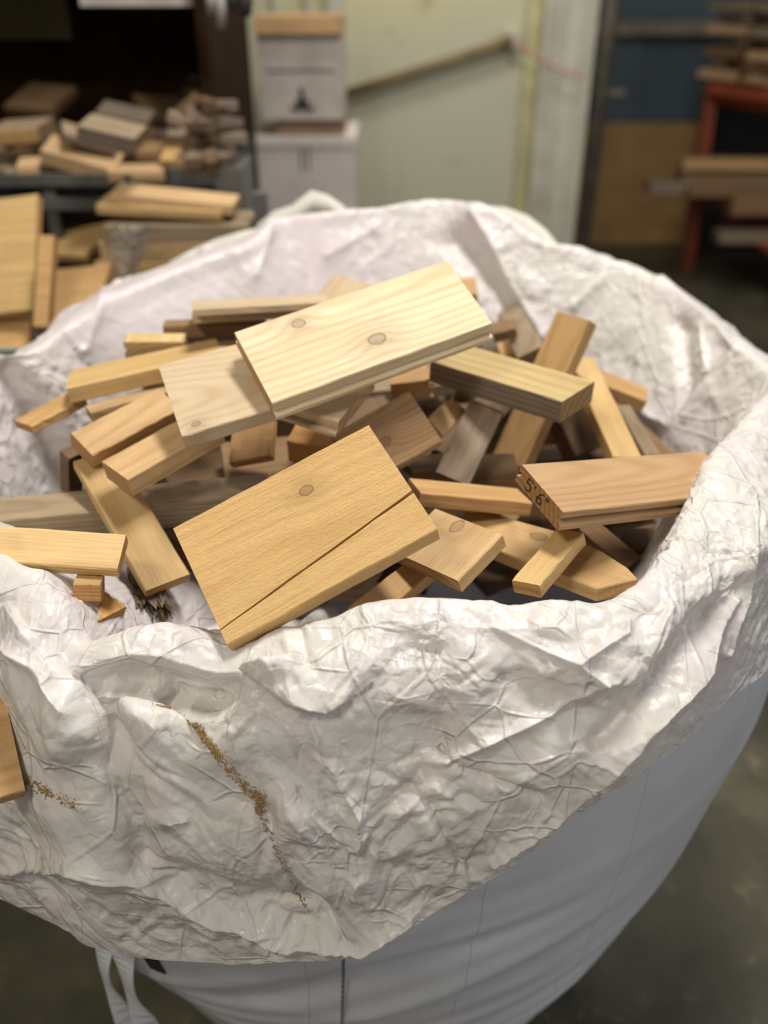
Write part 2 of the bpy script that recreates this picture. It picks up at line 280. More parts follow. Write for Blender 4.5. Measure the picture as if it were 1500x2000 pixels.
# ------------------------------------------------------------------ measured boards: top-face centre, axis x + normal, length, width, thickness, side of the near edge
BOARDS = {
 'tg_top': ([-0.0203, 0.8668, 1.2338], [0.8966, 0.4037, 0.1822, 0.0295, -0.4649, 0.8849], 0.2488, 0.1014, 0.0213, -1),
 'front_big': ([-0.0719, 0.6373, 1.1348], [0.873, 0.3489, 0.3409, -0.1475, -0.4774, 0.8662], 0.2013, 0.1295, 0.0196, -1),
 'knot_left': ([-0.1758, 0.8267, 1.1846], [0.9308, 0.3276, 0.1622, -0.0346, -0.3628, 0.9312], 0.0917, 0.1086, 0.0181, -1),
 'tg_right': ([0.2551, 0.7546, 1.1178], [0.8708, 0.4559, -0.184, 0.253, -0.0945, 0.9629], 0.2499, 0.0722, 0.0193, -1),
 'thick_grey': ([0.1435, 0.9177, 1.164], [0.7858, -0.6183, -0.0127, 0.0335, 0.0221, 0.9992], 0.1705, 0.0764, 0.0250, -1),
 'rough_right': ([0.0027, 0.8522, 1.114], [0.8565, 0.3876, 0.3408, 0.0003, -0.6607, 0.7506], 0.1010, 0.0693, 0.0183, -1),
 'tongue_mid': ([-0.0594, 0.8541, 1.1697], [0.9151, -0.3866, -0.1145, 0.0434, -0.1878, 0.9812], 0.0693, 0.0917, 0.0162, -1),
 'block_up': ([-0.2787, 0.8525, 1.1341], [0.6595, 0.7418, 0.1219, 0.2568, -0.3747, 0.8909], 0.1150, 0.0373, 0.0216, -1),
 'block_low': ([-0.2307, 0.8082, 1.1295], [0.691, 0.7085, 0.1434, -0.0575, -0.1438, 0.9879], 0.1198, 0.0476, 0.0221, -1),
 'left_board': ([-0.3032, 0.6608, 1.0991], [0.9959, 0.0093, -0.0903, 0.0878, -0.3521, 0.9318], 0.1240, 0.0400, 0.0130, -1),
 'thick_left': ([-0.2874, 0.9809, 1.1492], [0.955, 0.2675, 0.1283, -0.1573, 0.0898, 0.9835], 0.1812, 0.0802, 0.0188, -1),
 'diagonal': ([-0.2621, 0.7594, 1.0706], [0.5435, -0.742, -0.3924, 0.2289, -0.3188, 0.9198], 0.1806, 0.0469, 0.0128, 1),
 'long_beam': ([-0.2675, 0.8081, 1.0655], [0.9483, 0.3093, -0.0707, 0.085, -0.033, 0.9958], 0.3034, 0.0435, 0.0309, -1),
 'stick': ([0.152, 0.6614, 1.089], [0.5939, 0.7954, 0.1208, -0.2558, 0.0444, 0.9657], 0.0875, 0.0290, 0.0141, -1),
 'yellow_slat': ([0.2674, 0.9738, 1.0994], [0.0222, -0.9969, -0.076, -0.0281, -0.0766, 0.9967], 0.2459, 0.0318, 0.0200, 1),
 'long_under': ([0.1963, 1.0128, 1.0997], [-0.3918, -0.3722, -0.8414, -0.6546, -0.5298, 0.5392], 0.1982, 0.0523, 0.0200, 1),
 'grey_post': ([0.0967, 0.8707, 1.0994], [-0.4181, -0.7593, -0.4986, 0.0552, -0.5691, 0.8204], 0.1041, 0.0399, 0.0239, -1),
 'knot_board': ([0.0584, 0.6826, 1.0892], [0.6676, 0.6734, 0.3176, -0.3165, -0.1294, 0.9397], 0.0659, 0.0877, 0.0160, -1),
 'slat_mid': ([0.0909, 0.7879, 1.0845], [0.9564, 0.1959, -0.2165, 0.1755, 0.2072, 0.9624], 0.1249, 0.0454, 0.0155, -1),
 'splinter': ([0.074, 0.9038, 1.1154], [0.4763, 0.8736, 0.0997, 0.5795, -0.3972, 0.7117], 0.0615, 0.0241, 0.0225, -1),
 'stub': ([0.0314, 0.9684, 1.1396], [0.9842, -0.0855, 0.1548, -0.1624, -0.09, 0.9826], 0.0478, 0.0401, 0.0238, -1),
 'hang_piece': ([-0.1481, 0.8657, 1.1039], [0.0101, -0.887, -0.4617, -0.2827, -0.4454, 0.8495], 0.0516, 0.0508, 0.0115, 1),
 'thin_left': ([-0.2924, 0.9223, 1.13], [0.8696, 0.4892, 0.067, -0.1115, 0.0624, 0.9918], 0.1009, 0.0297, 0.0120, -1),
 'slat_far_left': ([-0.3881, 0.9203, 1.1162], [0.6399, 0.7582, 0.1254, -0.1768, -0.0136, 0.9842], 0.0740, 0.0409, 0.0101, -1),
 'tg_block': ([-0.2877, 1.0437, 1.1562], [0.0597, -0.9946, -0.0846, 0.0264, -0.0831, 0.9962], 0.0256, 0.0747, 0.0223, 1),
 'strip_a': ([-0.1524, 1.0541, 1.1995], [0.9774, 0.2109, -0.0153, -0.0249, 0.1868, 0.9821], 0.1695, 0.0778, 0.0090, -1),
 'strip_b': ([-0.1602, 1.0964, 1.1745], [0.9781, 0.2074, -0.0156, -0.0292, 0.2112, 0.977], 0.1754, 0.0772, 0.0090, -1),
 'strip_c': ([-0.2208, 1.0992, 1.1581], [0.9861, 0.1647, -0.022, -0.0107, 0.1947, 0.9808], 0.1322, 0.0543, 0.0171, -1),
 'strip_d': ([-0.2307, 1.0957, 1.1354], [0.9708, 0.2387, -0.0246, -0.0236, 0.197, 0.9801], 0.0822, 0.0481, 0.0083, -1),
 'behind_top': ([-0.0729, 1.1503, 1.1597], [-0.6062, -0.6037, -0.5178, -0.3773, -0.3549, 0.8554], 0.1067, 0.0799, 0.0205, 1),
 'back_weathered': ([0.1977, 1.2547, 1.0988], [-0.0413, -0.9862, 0.1601, -0.4588, 0.1611, 0.8738], 0.3896, 0.0381, 0.0210, 1),
 'back_small': ([0.1655, 1.1617, 1.1295], [0.9606, -0.0803, 0.266, -0.277, -0.2012, 0.9396], 0.0332, 0.0285, 0.0162, -1),
 'back_right': ([0.3168, 1.0882, 1.0749], [0.9323, -0.1948, -0.3047, 0.2857, -0.12, 0.9508], 0.0827, 0.0422, 0.0189, -1),
 'dark_right': ([0.3185, 0.9786, 1.0599], [0.3843, -0.7637, -0.5187, 0.4668, -0.324, 0.8229], 0.0775, 0.0290, 0.0250, 1),
 'nose_board': ([0.1499, 0.7234, 1.0584], [0.7708, -0.633, 0.0718, -0.1056, -0.0158, 0.9943], 0.1702, 0.0580, 0.0160, -1),
 'under_front': ([0.0135, 0.6639, 1.0547], [0.6211, 0.7834, 0.0228, 0.1622, -0.157, 0.9742], 0.1198, 0.0270, 0.0203, 1),
 'dark_mid': ([0.2459, 1.0176, 1.057], [0.391, -0.5744, -0.7192, 0.4535, -0.5597, 0.6936], 0.0943, 0.0501, 0.0251, 1),
 'round_end': ([0.0934, 0.892, 1.0599], [1.0, 0.0047, -0.0022, 0.0021, 0.0022, 1.0], 0.1240, 0.0477, 0.0200, -1),
 'orange_block': ([-0.0738, 0.8847, 1.0992], [0.9537, -0.29, -0.0799, -0.0006, -0.2677, 0.9635], 0.0650, 0.0377, 0.0326, -1),
 'brown_under': ([-0.1476, 0.9139, 1.057], [0.9747, 0.2234, -0.0043, 0.0194, -0.0658, 0.9976], 0.0881, 0.0816, 0.0205, -1),
 'dark_post': ([-0.343, 0.8444, 1.1001], [0.7295, -0.6016, -0.3253, 0.2375, -0.2233, 0.9454], 0.0168, 0.0180, 0.0610, 1),
 'small_block': ([-0.269, 0.641, 1.0779], [0.9835, 0.1401, -0.1145, 0.0764, 0.2516, 0.9648], 0.0244, 0.0261, 0.0173, -1),
 'orange_flat': ([-0.2634, 0.6377, 1.0499], [0.8488, -0.4471, -0.2824, 0.3671, 0.1138, 0.9232], 0.0323, 0.0421, 0.0100, 1),
 'bark': ([-0.2465, 0.7291, 1.0279], [0.3587, -0.9257, -0.1198, 0.0369, -0.1141, 0.9928], 0.1071, 0.0372, 0.0212, 1),
 'deep_right': ([0.2421, 0.7702, 1.03], [0.668, -0.6723, -0.319, 0.3291, -0.1175, 0.9369], 0.0651, 0.0350, 0.0300, 1),
 'deep_red': ([0.2952, 0.8002, 1.0196], [0.923, -0.1554, 0.352, -0.3397, 0.1006, 0.9351], 0.0675, 0.0503, 0.0200, -1),
 'deep_slat': ([0.2496, 1.034, 1.0003], [0.9867, -0.0783, 0.1421, -0.1382, 0.0538, 0.9889], 0.0962, 0.0520, 0.0211, -1),
 'back_light': ([0.1859, 1.2303, 1.064], [0.0857, -0.9802, -0.1783, -0.2307, -0.1936, 0.9536], 0.0571, 0.0249, 0.0207, 1),
 'back_brown': ([0.126, 1.3364, 1.1301], [0.9978, 0.0563, 0.0358, -0.011, -0.3908, 0.9204], 0.0368, 0.0408, 0.0250, -1),
 'slat_mid_b': ([0.1269, 0.9039, 1.0335], [0.9932, -0.108, 0.044, -0.0195, 0.2181, 0.9757], 0.0638, 0.0412, 0.0211, -1),
 'bg_block_top': ([-0.5275, 1.8347, 1.2898], [0.9774, -0.0375, -0.2081, 0.2017, -0.1292, 0.9709], 0.1107, 0.0901, 0.0283, -1),
 'bg_block_dark': ([-0.5957, 2.1997, 1.2701], [0.9775, 0.0386, -0.2076, 0.2109, -0.135, 0.9681], 0.1171, 0.0922, 0.0300, -1),
 'bg_plate_under': ([-0.6267, 1.9984, 1.2504], [0.88, 0.3566, -0.3138, 0.3362, -0.0008, 0.9418], 0.1120, 0.1007, 0.0150, -1),
 'bg_curved': ([-0.6375, 1.9685, 1.2196], [0.9609, 0.0446, -0.2733, 0.2766, -0.199, 0.9401], 0.1508, 0.0873, 0.0308, -1),
 'bg_left_slab': ([-0.8229, 2.1349, 1.2511], [0.9951, -0.0685, 0.0715, -0.0773, -0.0862, 0.9933], 0.1200, 0.1061, 0.0302, -1),
 'bg_left_cube': ([-0.7569, 1.9711, 1.2], [0.968, 0.251, -0.0032, 0.0145, -0.043, 0.999], 0.0456, 0.0892, 0.0250, -1),
 'bg_yellow': ([-0.4379, 2.0239, 1.2103], [0.997, 0.0674, -0.0376, 0.0492, -0.1805, 0.9823], 0.0886, 0.0944, 0.0193, -1),
 'bg_reddish': ([-0.5172, 2.0639, 1.215], [0.994, 0.0866, -0.067, 0.0728, -0.0645, 0.9953], 0.0528, 0.0899, 0.0200, -1),
 'bg_low_slab': ([-0.5306, 1.9577, 1.1898], [0.9487, 0.3141, -0.0363, 0.0438, -0.017, 0.9989], 0.1155, 0.0838, 0.0180, -1),
 'bg_dark_a': ([-0.8844, 2.4668, 1.2712], [0.9311, -0.3627, -0.0393, -0.1013, -0.3605, 0.9272], 0.1488, 0.1218, 0.0200, -1),
 'bg_dark_b': ([-0.5595, 2.5004, 1.2407], [0.7617, 0.6365, -0.1212, 0.3666, -0.2691, 0.8906], 0.1698, 0.1080, 0.0200, -1),
 'bg_dark_c': ([-0.4592, 2.2349, 1.2355], [0.9927, 0.081, -0.0888, 0.1121, -0.3575, 0.9272], 0.0981, 0.1037, 0.0200, -1),
 'bg_dark_d': ([-0.4757, 2.674, 1.2702], [0.9752, 0.0318, -0.2188, 0.2203, -0.2242, 0.9493], 0.1420, 0.0939, 0.0200, -1),
 'crate_board_a': ([-0.4235, 1.8484, 1.1598], [0.9954, -0.0167, -0.0948, 0.0941, -0.0397, 0.9948], 0.2468, 0.0847, 0.0200, -1),
 'crate_board_b': ([-0.4496, 1.8359, 1.1444], [0.9984, -0.0321, -0.0462, 0.044, -0.067, 0.9968], 0.2520, 0.0791, 0.0172, -1),
 'lean_big': ([-0.6793, 1.5452, 1.1207], [0.9925, -0.0203, 0.1203, -0.1016, -0.6831, 0.7232], 0.1327, 0.2304, 0.0190, -1),
 'lean_narrow': ([-0.5729, 1.4476, 1.1041], [0.9971, -0.0765, 0.0024, -0.0637, -0.8116, 0.5808], 0.0261, 0.1575, 0.0200, -1),
 'flat_mid': ([-0.6519, 1.9053, 1.0605], [0.9059, -0.4184, 0.0661, -0.2033, -0.2925, 0.9344], 0.1181, 0.1369, 0.0175, -1),
 'flat_low': ([-0.597, 1.6358, 1.0209], [0.9878, -0.098, 0.1214, -0.1511, -0.4066, 0.901], 0.1234, 0.1529, 0.0200, -1),
 'flat_corner': ([-0.6704, 1.4468, 1.0002], [0.9849, 0.1688, 0.0378, 0.0391, -0.43, 0.902], 0.1012, 0.1103, 0.0200, -1),
 'flap_stick': ([-0.3345, 0.5369, 0.9865], [0.8833, 0.4649, -0.0608, 0.3146, -0.4915, 0.8121], 0.0243, 0.1048, 0.0312, -1),
}
FILL = [
 ([0.259, 1.245, 0.954], [-0.6534, -0.7514, 0.0916, 0.1336, 0.0047, 0.991], 0.139, 0.056, 0.027),
 ([0.063, 0.939, 0.932], [0.6376, 0.7664, -0.0784, 0.0221, 0.0836, 0.9963], 0.184, 0.065, 0.017),
 ([-0.296, 1.114, 0.958], [0.6361, -0.7528, 0.1694, 0.056, 0.2639, 0.9629], 0.170, 0.068, 0.026),
 ([-0.171, 0.911, 0.923], [-0.5775, 0.79, -0.2058, -0.0737, 0.2006, 0.9769], 0.212, 0.078, 0.029),
 ([-0.252, 1.039, 1.057], [0.9611, 0.2688, 0.064, -0.0832, 0.0608, 0.9947], 0.235, 0.036, 0.024),
 ([-0.009, 1.086, 0.927], [0.3785, 0.8092, -0.4495, 0.5544, 0.1907, 0.8101], 0.139, 0.072, 0.023),
 ([0.194, 1.165, 0.915], [-0.6619, 0.7435, -0.0955, 0.0, 0.1274, 0.9919], 0.119, 0.047, 0.022),
 ([-0.114, 1.002, 0.994], [0.9777, 0.1613, 0.1343, -0.1458, 0.0614, 0.9874], 0.130, 0.056, 0.029),
 ([-0.103, 1.193, 0.997], [-0.7561, 0.6542, 0.0196, -0.0681, -0.1084, 0.9918], 0.160, 0.059, 0.017),
 ([-0.009, 1.338, 1.01], [0.4074, -0.9086, 0.092, -0.0635, 0.0723, 0.9954], 0.112, 0.090, 0.029),
 ([0.106, 1.365, 0.96], [0.3635, 0.9124, -0.1881, 0.0347, 0.1885, 0.9815], 0.121, 0.044, 0.019),
 ([0.011, 1.324, 0.919], [0.711, -0.6651, 0.2283, -0.3088, -0.0035, 0.9511], 0.209, 0.080, 0.029),
 ([0.262, 0.929, 1.001], [0.4415, -0.8972, -0.008, -0.1563, -0.0856, 0.984], 0.132, 0.057, 0.022),
 ([-0.281, 1.231, 0.956], [0.985, 0.1465, -0.0906, 0.1001, -0.0586, 0.9933], 0.177, 0.060, 0.020),
 ([-0.265, 0.835, 1.024], [0.809, -0.5822, -0.0809, 0.2633, 0.2359, 0.9354], 0.183, 0.038, 0.027),
 ([-0.231, 0.958, 0.968], [-0.5146, 0.8302, -0.2145, -0.0122, 0.2431, 0.9699], 0.163, 0.060, 0.018),
 ([-0.031, 1.253, 0.942], [-0.8514, -0.4556, -0.2599, -0.2581, -0.0675, 0.9638], 0.127, 0.041, 0.030),
 ([0.204, 1.232, 0.991], [-0.9542, -0.2769, 0.1133, 0.1598, -0.1514, 0.9755], 0.115, 0.089, 0.016),
 ([-0.144, 1.313, 1.031], [-0.5136, -0.8085, 0.2873, -0.0225, 0.3474, 0.9375], 0.210, 0.047, 0.028),
 ([0.153, 1.099, 1.042], [0.7653, 0.5538, 0.328, -0.2861, -0.1639, 0.9441], 0.228, 0.064, 0.017),
 ([0.057, 1.193, 1.003], [0.9285, -0.3662, 0.062, -0.0775, -0.0278, 0.9966], 0.142, 0.049, 0.024),
 ([0.144, 1.024, 0.948], [-0.7916, 0.5905, 0.1572, -0.1098, -0.3905, 0.914], 0.164, 0.053, 0.029),
 ([0.192, 1.314, 1.031], [0.9863, -0.1343, 0.0955, -0.1227, -0.2114, 0.9697], 0.112, 0.039, 0.022),
 ([0.008, 0.863, 0.996], [-0.9146, 0.3955, -0.0844, -0.2845, -0.481, 0.8293], 0.204, 0.079, 0.020),
 ([-0.026, 1.15, 1.059], [-0.9665, -0.2559, 0.0185, 0.0444, -0.0957, 0.9944], 0.245, 0.087, 0.019),
 ([0.212, 1.05, 0.913], [0.9618, 0.1942, 0.193, -0.2203, 0.1302, 0.9667], 0.162, 0.045, 0.021),
 ([-0.06, 1.219, 1.053], [0.9931, 0.115, -0.0213, 0.002, 0.165, 0.9863], 0.146, 0.035, 0.016),
 ([0.096, 1.366, 1.058], [0.9705, 0.1672, 0.1736, -0.1889, 0.0799, 0.9787], 0.137, 0.072, 0.017),
 ([0.063, 1.173, 0.94], [0.8052, -0.593, -0.007, -0.0259, -0.0469, 0.9986], 0.118, 0.056, 0.018),
 ([-0.32, 1.167, 1.051], [-0.9905, -0.0861, -0.1075, -0.0944, -0.1435, 0.9851], 0.151, 0.037, 0.021),
 ([-0.016, 1.006, 1.055], [-0.302, 0.9482, 0.0984, -0.0235, -0.1106, 0.9936], 0.125, 0.075, 0.016),
 ([0.16, 0.936, 0.97], [-0.6288, 0.7775, 0.0103, -0.0312, -0.0385, 0.9988], 0.178, 0.036, 0.017),
 ([-0.313, 0.906, 0.956], [0.8989, 0.1242, -0.4202, 0.4262, -0.4711, 0.7723], 0.122, 0.046, 0.020),
 ([-0.132, 1.271, 0.915], [-0.2432, -0.8837, 0.3998, -0.0423, 0.4215, 0.9059], 0.170, 0.072, 0.030),
 ([-0.138, 1.319, 0.99], [-0.8564, 0.5156, 0.0288, 0.1184, 0.1419, 0.9828], 0.142, 0.050, 0.025),
 ([-0.153, 1.363, 0.919], [0.7367, 0.6678, -0.1058, 0.2282, -0.0982, 0.9686], 0.112, 0.072, 0.024),
 ([-0.213, 0.956, 1.027], [-0.8842, -0.4668, -0.0189, 0.0079, -0.0554, 0.9984], 0.129, 0.079, 0.025),
 ([-0.096, 1.056, 0.911], [-0.0323, -0.998, -0.0549, 0.1071, -0.0581, 0.9925], 0.134, 0.049, 0.029),
 ([-0.275, 1.096, 1.015], [0.9927, -0.1194, -0.0189, 0.0534, 0.293, 0.9546], 0.154, 0.052, 0.026),
 ([-0.069, 0.767, 1.013], [-0.9565, 0.2587, -0.1345, -0.0922, 0.1691, 0.9813], 0.120, 0.083, 0.029),
 ([0.231, 0.95, 0.91], [-0.9168, -0.3325, -0.2212, -0.2722, 0.1149, 0.9554], 0.248, 0.061, 0.017),
 ([0.182, 1.105, 1.005], [-0.9428, -0.3234, -0.0812, -0.031, -0.1573, 0.9871], 0.155, 0.057, 0.026),
 ([-0.02, 1.364, 0.95], [-0.9737, 0.1509, -0.1708, -0.1888, -0.1136, 0.9754], 0.170, 0.054, 0.018),
 ([-0.297, 1.077, 0.921], [0.4319, 0.8581, -0.2778, 0.1788, 0.2204, 0.9589], 0.112, 0.080, 0.019),
 ([0.293, 1.198, 0.908], [-0.3112, 0.9496, 0.0366, 0.3968, 0.0949, 0.913], 0.195, 0.073, 0.030),
 ([-0.232, 1.191, 0.92], [-0.3351, 0.9407, 0.0534, 0.1517, -0.0021, 0.9884], 0.138, 0.038, 0.029),
 ([0.311, 1.145, 0.943], [0.3668, 0.9237, -0.1111, -0.0923, 0.1549, 0.9836], 0.159, 0.049, 0.019),
 ([0.028, 0.953, 0.908], [0.1796, 0.9833, 0.0296, 0.1845, -0.0632, 0.9808], 0.127, 0.086, 0.028),
 ([-0.175, 1.143, 0.977], [0.3273, -0.9369, 0.1228, -0.3042, 0.0186, 0.9524], 0.149, 0.061, 0.022),
 ([-0.077, 1.142, 0.961], [-0.7184, -0.6908, -0.0817, 0.0311, -0.1492, 0.9883], 0.239, 0.040, 0.027),
 ([0.278, 1.119, 0.98], [-0.9712, -0.2279, -0.0698, -0.0593, -0.0526, 0.9969], 0.166, 0.075, 0.025),
 ([-0.29, 1.241, 1.041], [-0.8945, -0.3394, -0.2911, -0.294, -0.0442, 0.9548], 0.112, 0.066, 0.019),
 ([-0.067, 1.36, 1.06], [-0.9022, -0.3886, 0.1872, 0.2427, -0.0987, 0.9651], 0.144, 0.050, 0.022),
 ([0.031, 1.057, 0.986], [0.384, -0.8875, 0.2548, -0.2587, 0.1615, 0.9524], 0.234, 0.038, 0.019),
 ([-0.124, 1.089, 1.025], [-0.7943, -0.6074, -0.0158, -0.2231, 0.2674, 0.9374], 0.131, 0.045, 0.026),
 ([0.346, 1.075, 1.0], [0.6718, -0.5829, -0.4571, 0.1301, -0.5147, 0.8474], 0.141, 0.056, 0.020),
 ([-0.326, 1.18, 1.0], [-0.8719, -0.4829, -0.0814, -0.0847, -0.015, 0.9963], 0.114, 0.037, 0.021),
 ([0.058, 0.885, 0.986], [0.8813, -0.4713, 0.033, -0.2357, -0.3781, 0.8952], 0.134, 0.053, 0.018),
 ([0.22, 0.842, 1.037], [-0.7433, 0.4721, -0.474, -0.48, 0.1172, 0.8694], 0.153, 0.048, 0.025),
 ([-0.08, 0.989, 0.952], [-0.8806, 0.3898, -0.2695, -0.2573, 0.0842, 0.9627], 0.154, 0.072, 0.017),
 ([0.108, 1.243, 1.036], [-0.0395, 0.9982, 0.0459, 0.0051, -0.0457, 0.9989], 0.147, 0.037, 0.019),
 ([-0.0, 1.277, 1.051], [0.9902, 0.1343, -0.0388, 0.0122, 0.1937, 0.981], 0.122, 0.051, 0.020),
 ([-0.193, 1.344, 1.048], [-0.6121, -0.7906, -0.014, 0.0657, -0.0686, 0.9955], 0.142, 0.036, 0.020),
 ([-0.043, 0.807, 1.048], [-0.2726, -0.9483, 0.1627, 0.1214, 0.1338, 0.9835], 0.166, 0.059, 0.022),
]
NOSE = [(-0.1028, 0.0252), (0.0044, 0.0333), (0.0629, 0.0255), (0.0943, 0.0143), (0.111, 0.0031), (0.0853, -0.0298), (-0.017, -0.0251), (-0.0733, -0.0219)]
KNOTS = {'tg_top': [(-0.0597, 0.0336), (0.0055, -0.0194)], 'front_big': [(0.0202, 0.0332)], 'knot_left': [(-0.0285, -0.0431)], 'rough_right': [(-0.0038, -0.0032)], 'knot_board': [(0.0224, 0.0046)], 'nose_board': [(-0.0034, 0.016)], }

# ------------------------------------------------------------------ setting
def struct(name, mb, mat, label=None, parent=None):
    o = mb.build(name, mat, parent)
    if parent is None: o['kind'] = 'structure'
    if label: o['label'] = label
    return o
CONC, cnt, cP = new_mat('stained_concrete')
_tc = node(cnt, 'ShaderNodeTexCoord'); _o = _tc.outputs['Object']
_c = mix(cnt, rampf(cnt, noise(cnt, _o, 2.2, 6, .62), .36, .62), (.050, .046, .028), (.115, .10, .062))
_c = mix(cnt, rampf(cnt, noise(cnt, _o, 9, 6, .7), .56, .70), _c, (.20, .165, .10))
_c = mix(cnt, rampf(cnt, noise(cnt, _o, 26, 4, .7), .64, .72), _c, (.028, .025, .017))
cnt.links.new(_c, cP.inputs['Base Color']); cP.inputs['Roughness'].default_value = .5
_b = node(cnt, 'ShaderNodeBump'); _b.inputs['Strength'].default_value = .3; _b.inputs['Distance'].default_value = .004
cnt.links.new(noise(cnt, _o, 40, 5), _b.inputs['Height']); cnt.links.new(_b.outputs[0], cP.inputs['Normal'])
struct('floor', MB().box((-4, -1.5, -.1), (5, 7, 0)), CONC, 'stained dark olive brown concrete floor')

WALLM, wnt, wP = new_mat('yellowed_green_paint')
_tc = node(wnt, 'ShaderNodeTexCoord'); _o = _tc.outputs['Object']
_s = node(wnt, 'ShaderNodeSeparateXYZ'); wnt.links.new(_o, _s.inputs[0])
_n = noise(wnt, _o, 1.8, 4)
_yel = rampf(wnt, mth(wnt, 'ADD', _s.outputs[2], mth(wnt, 'MULTIPLY', _n, .7)), 1.45, 1.95)
_c = mix(wnt, _yel, (.42, .41, .30), (.48, .435, .245))
_c = mix(wnt, mth(wnt, 'MULTIPLY', rampf(wnt, noise(wnt, _o, 5, 4), .58, .70), .55), _c, (.26, .22, .09))
wnt.links.new(_c, wP.inputs['Base Color']); wP.inputs['Roughness'].default_value = .6
PALEW = plain('pale_grey_green_paint', (.47, .45, .36), .6, var=.12, vscale=5)
YELS = plain('yellowed_trim_paint', (.46, .42, .22), .6)
PIPE = plain('dirty_dark_pipe', (.11, .095, .07), .5, var=.2)
BLUE = plain('blue_steel_paint', (.085, .125, .150), .5, var=.15, vscale=2, col2=(.072, .098, .112))
PLY = plain('brown_plywood', (.52, .30, .11), .6, var=.14, vscale=3)
BARE = plain('bare_rail_wood', (.32, .27, .18), .7)
Yw = 3.8
struct('wall_left', MB().box((-2.75, -1.5, 0), (-2.6, 3.79, 3.2)), WALLM, 'pale green painted side wall at the far left')
struct('wall_back', MB().box((-4, Yw, 0), (.60, Yw + .12, 3.2)), WALLM, 'yellowed pale green painted panel wall behind the bag')
struct('trim_1', MB().box((.545, Yw - .025, 0), (.60, Yw - .001, 3.2)), YELS, 'yellowed vertical strip on the green wall')
jb = MB().box((.601, Yw - .06, 0), (.80, Yw + .12, 3.2)); struct('trim_2', jb, PALEW, 'pale grey door jamb right of the green panel')
for k, x in enumerate((.632, .672, .745, .775)): struct('jamb_moulding', MB().box((x, Yw - .07, 0), (x + .010, Yw - .0605, 3.2)), PALEW, None, bpy.data.objects['trim_2'])
struct('trim_3', MB().box((-.215, Yw - .03, 0), (-.145, Yw - .001, 3.2)), PALEW, 'pale vertical wall strip right of the stacked cartons')
for k, x in enumerate((-.42, -.30)): struct('wall_batten', MB().box((x, Yw - .018, 0), (x + .02, Yw - .001, 3.2)), PALEW, None, bpy.data.objects['wall_back'])
o = MB().tube([(.845, Yw - .05, 0), (.845, Yw - .05, 3.2)], .030, 12).build('door_post_pipe', PIPE, smooth=True)
tag(o, 'dark dirty vertical pipe at the edge of the pale door jamb', 'pipe')
p0 = at_y(672, 185, Yw - .035); p1 = at_y(1000, 78, Yw - .035)
br = MB().tube([p0, p1], .019, 8).build('diagonal_brace', plain('olive_brown_rod', (.20, .14, .06), .6), smooth=True); tag(br, 'brown diagonal rod fixed across the green wall panel', 'rod')
MB().box((p1[0] - .03, Yw - .03, p1[2] - .03), (p1[0] + .03, Yw - .002, p1[2] + .03)).build('mounting_block', PALEW, br)
q1 = at_y(1140, 150, Yw - .10)
pts = [Vector(p1 + np.array([0, -.05, 0])) * (1 - t) + Vector(q1) * t - Vector((0, 0, .02 * math.sin(math.pi * t))) for t in np.linspace(0, 1, 10)]
tag(MB().tube(pts, .004, 6).build('pink_string', plain('pink_string_fibre', (.50, .10, .12), .8)), 'thin pink string tied from the brown rod to the dark pipe', 'string')
Yr = 5.9
struct('wall_right', MB().box((.6, Yr, 0), (5, Yr + .12, 3.2)), BLUE, 'dark blue painted wall seen beyond the door jamb')
a = at_y(1100, 240, Yr - .03); b_ = at_y(1385, 480, Yr - .03)
sh = mesh_obj('plywood_sheet', *(lambda m: (m.v, m.f))(MB().box((a[0] - .35, Yr - .045, 0), (b_[0], Yr - .022, a[2]))), PLY); tag(sh, 'brown plywood sheet standing against the blue wall', 'plywood')
r0 = at_y(1160, 55, Yr - .08); r1 = at_y(1400, 55, Yr - .08)
MB().box((r0[0] - .3, Yr - .10, r0[2] - .035), (r1[0] + .3, Yr, r0[2] + .035)).build('wall_rail', BARE, bpy.data.objects['wall_right'])
# small things hanging at the door edge
t = at_y(1172, 175, Yr - .05); sp = MB().box((t[0] - .05, Yr - .06, t[2] - .085), (t[0] + .05, Yr - .0005, t[2] + .085)).build('switch_box', PALEW); sp['label'] = 'pale box hanging beside the door pipe against the blue wall'; sp['category'] = 'box'
MB().box((t[0] + .051, Yr - .03, t[2] - .035), (t[0] + .16, Yr - .001, t[2] - .005)).build('bracket_arm', PALEW, sp)
# right rack with its piled wood
RED = plain('red_oxide_steel', (.30, .062, .025), .5, var=.2)
rk = empty('steel_rack', (2.2, 5.0, 0)); tag(rk, 'red steel rack at the right edge loaded with wood', 'rack')
def bar(name, p, q, t_, mat, root):
    p = Vector(p) - root.location; q = Vector(q) - root.location; return MB().tube([p, q], t_, 4).build(name, mat, root)
tl = at_y(1388, 178, 5.25); tr_ = at_y(1520, 222, 4.55)
bl = at_y(1345, 500, 5.25)
bar('leg', (tl[0], 5.25, tl[2]), (bl[0] + .0, 5.25, 0), .045, RED, rk)
bar('leg', (tr_[0] + .6, 3.9, tl[2]), (tr_[0] + .6, 3.9, 0), .045, RED, rk)
bar('leg', (tl[0] + .9, 5.6, tl[2]), (tl[0] + .9, 5.6, 0), .045, RED, rk)
bar('top_beam', (tl[0], 5.25, tl[2]), (tr_[0] + .6, 3.9, tl[2]), .06, RED, rk)
bar('lower_beam', (bl[0] + .05, 5.25, .42), (tr_[0] + .6, 3.9, .42), .04, RED, rk)
zt = tl[2] + .06
rng = random.Random(11)
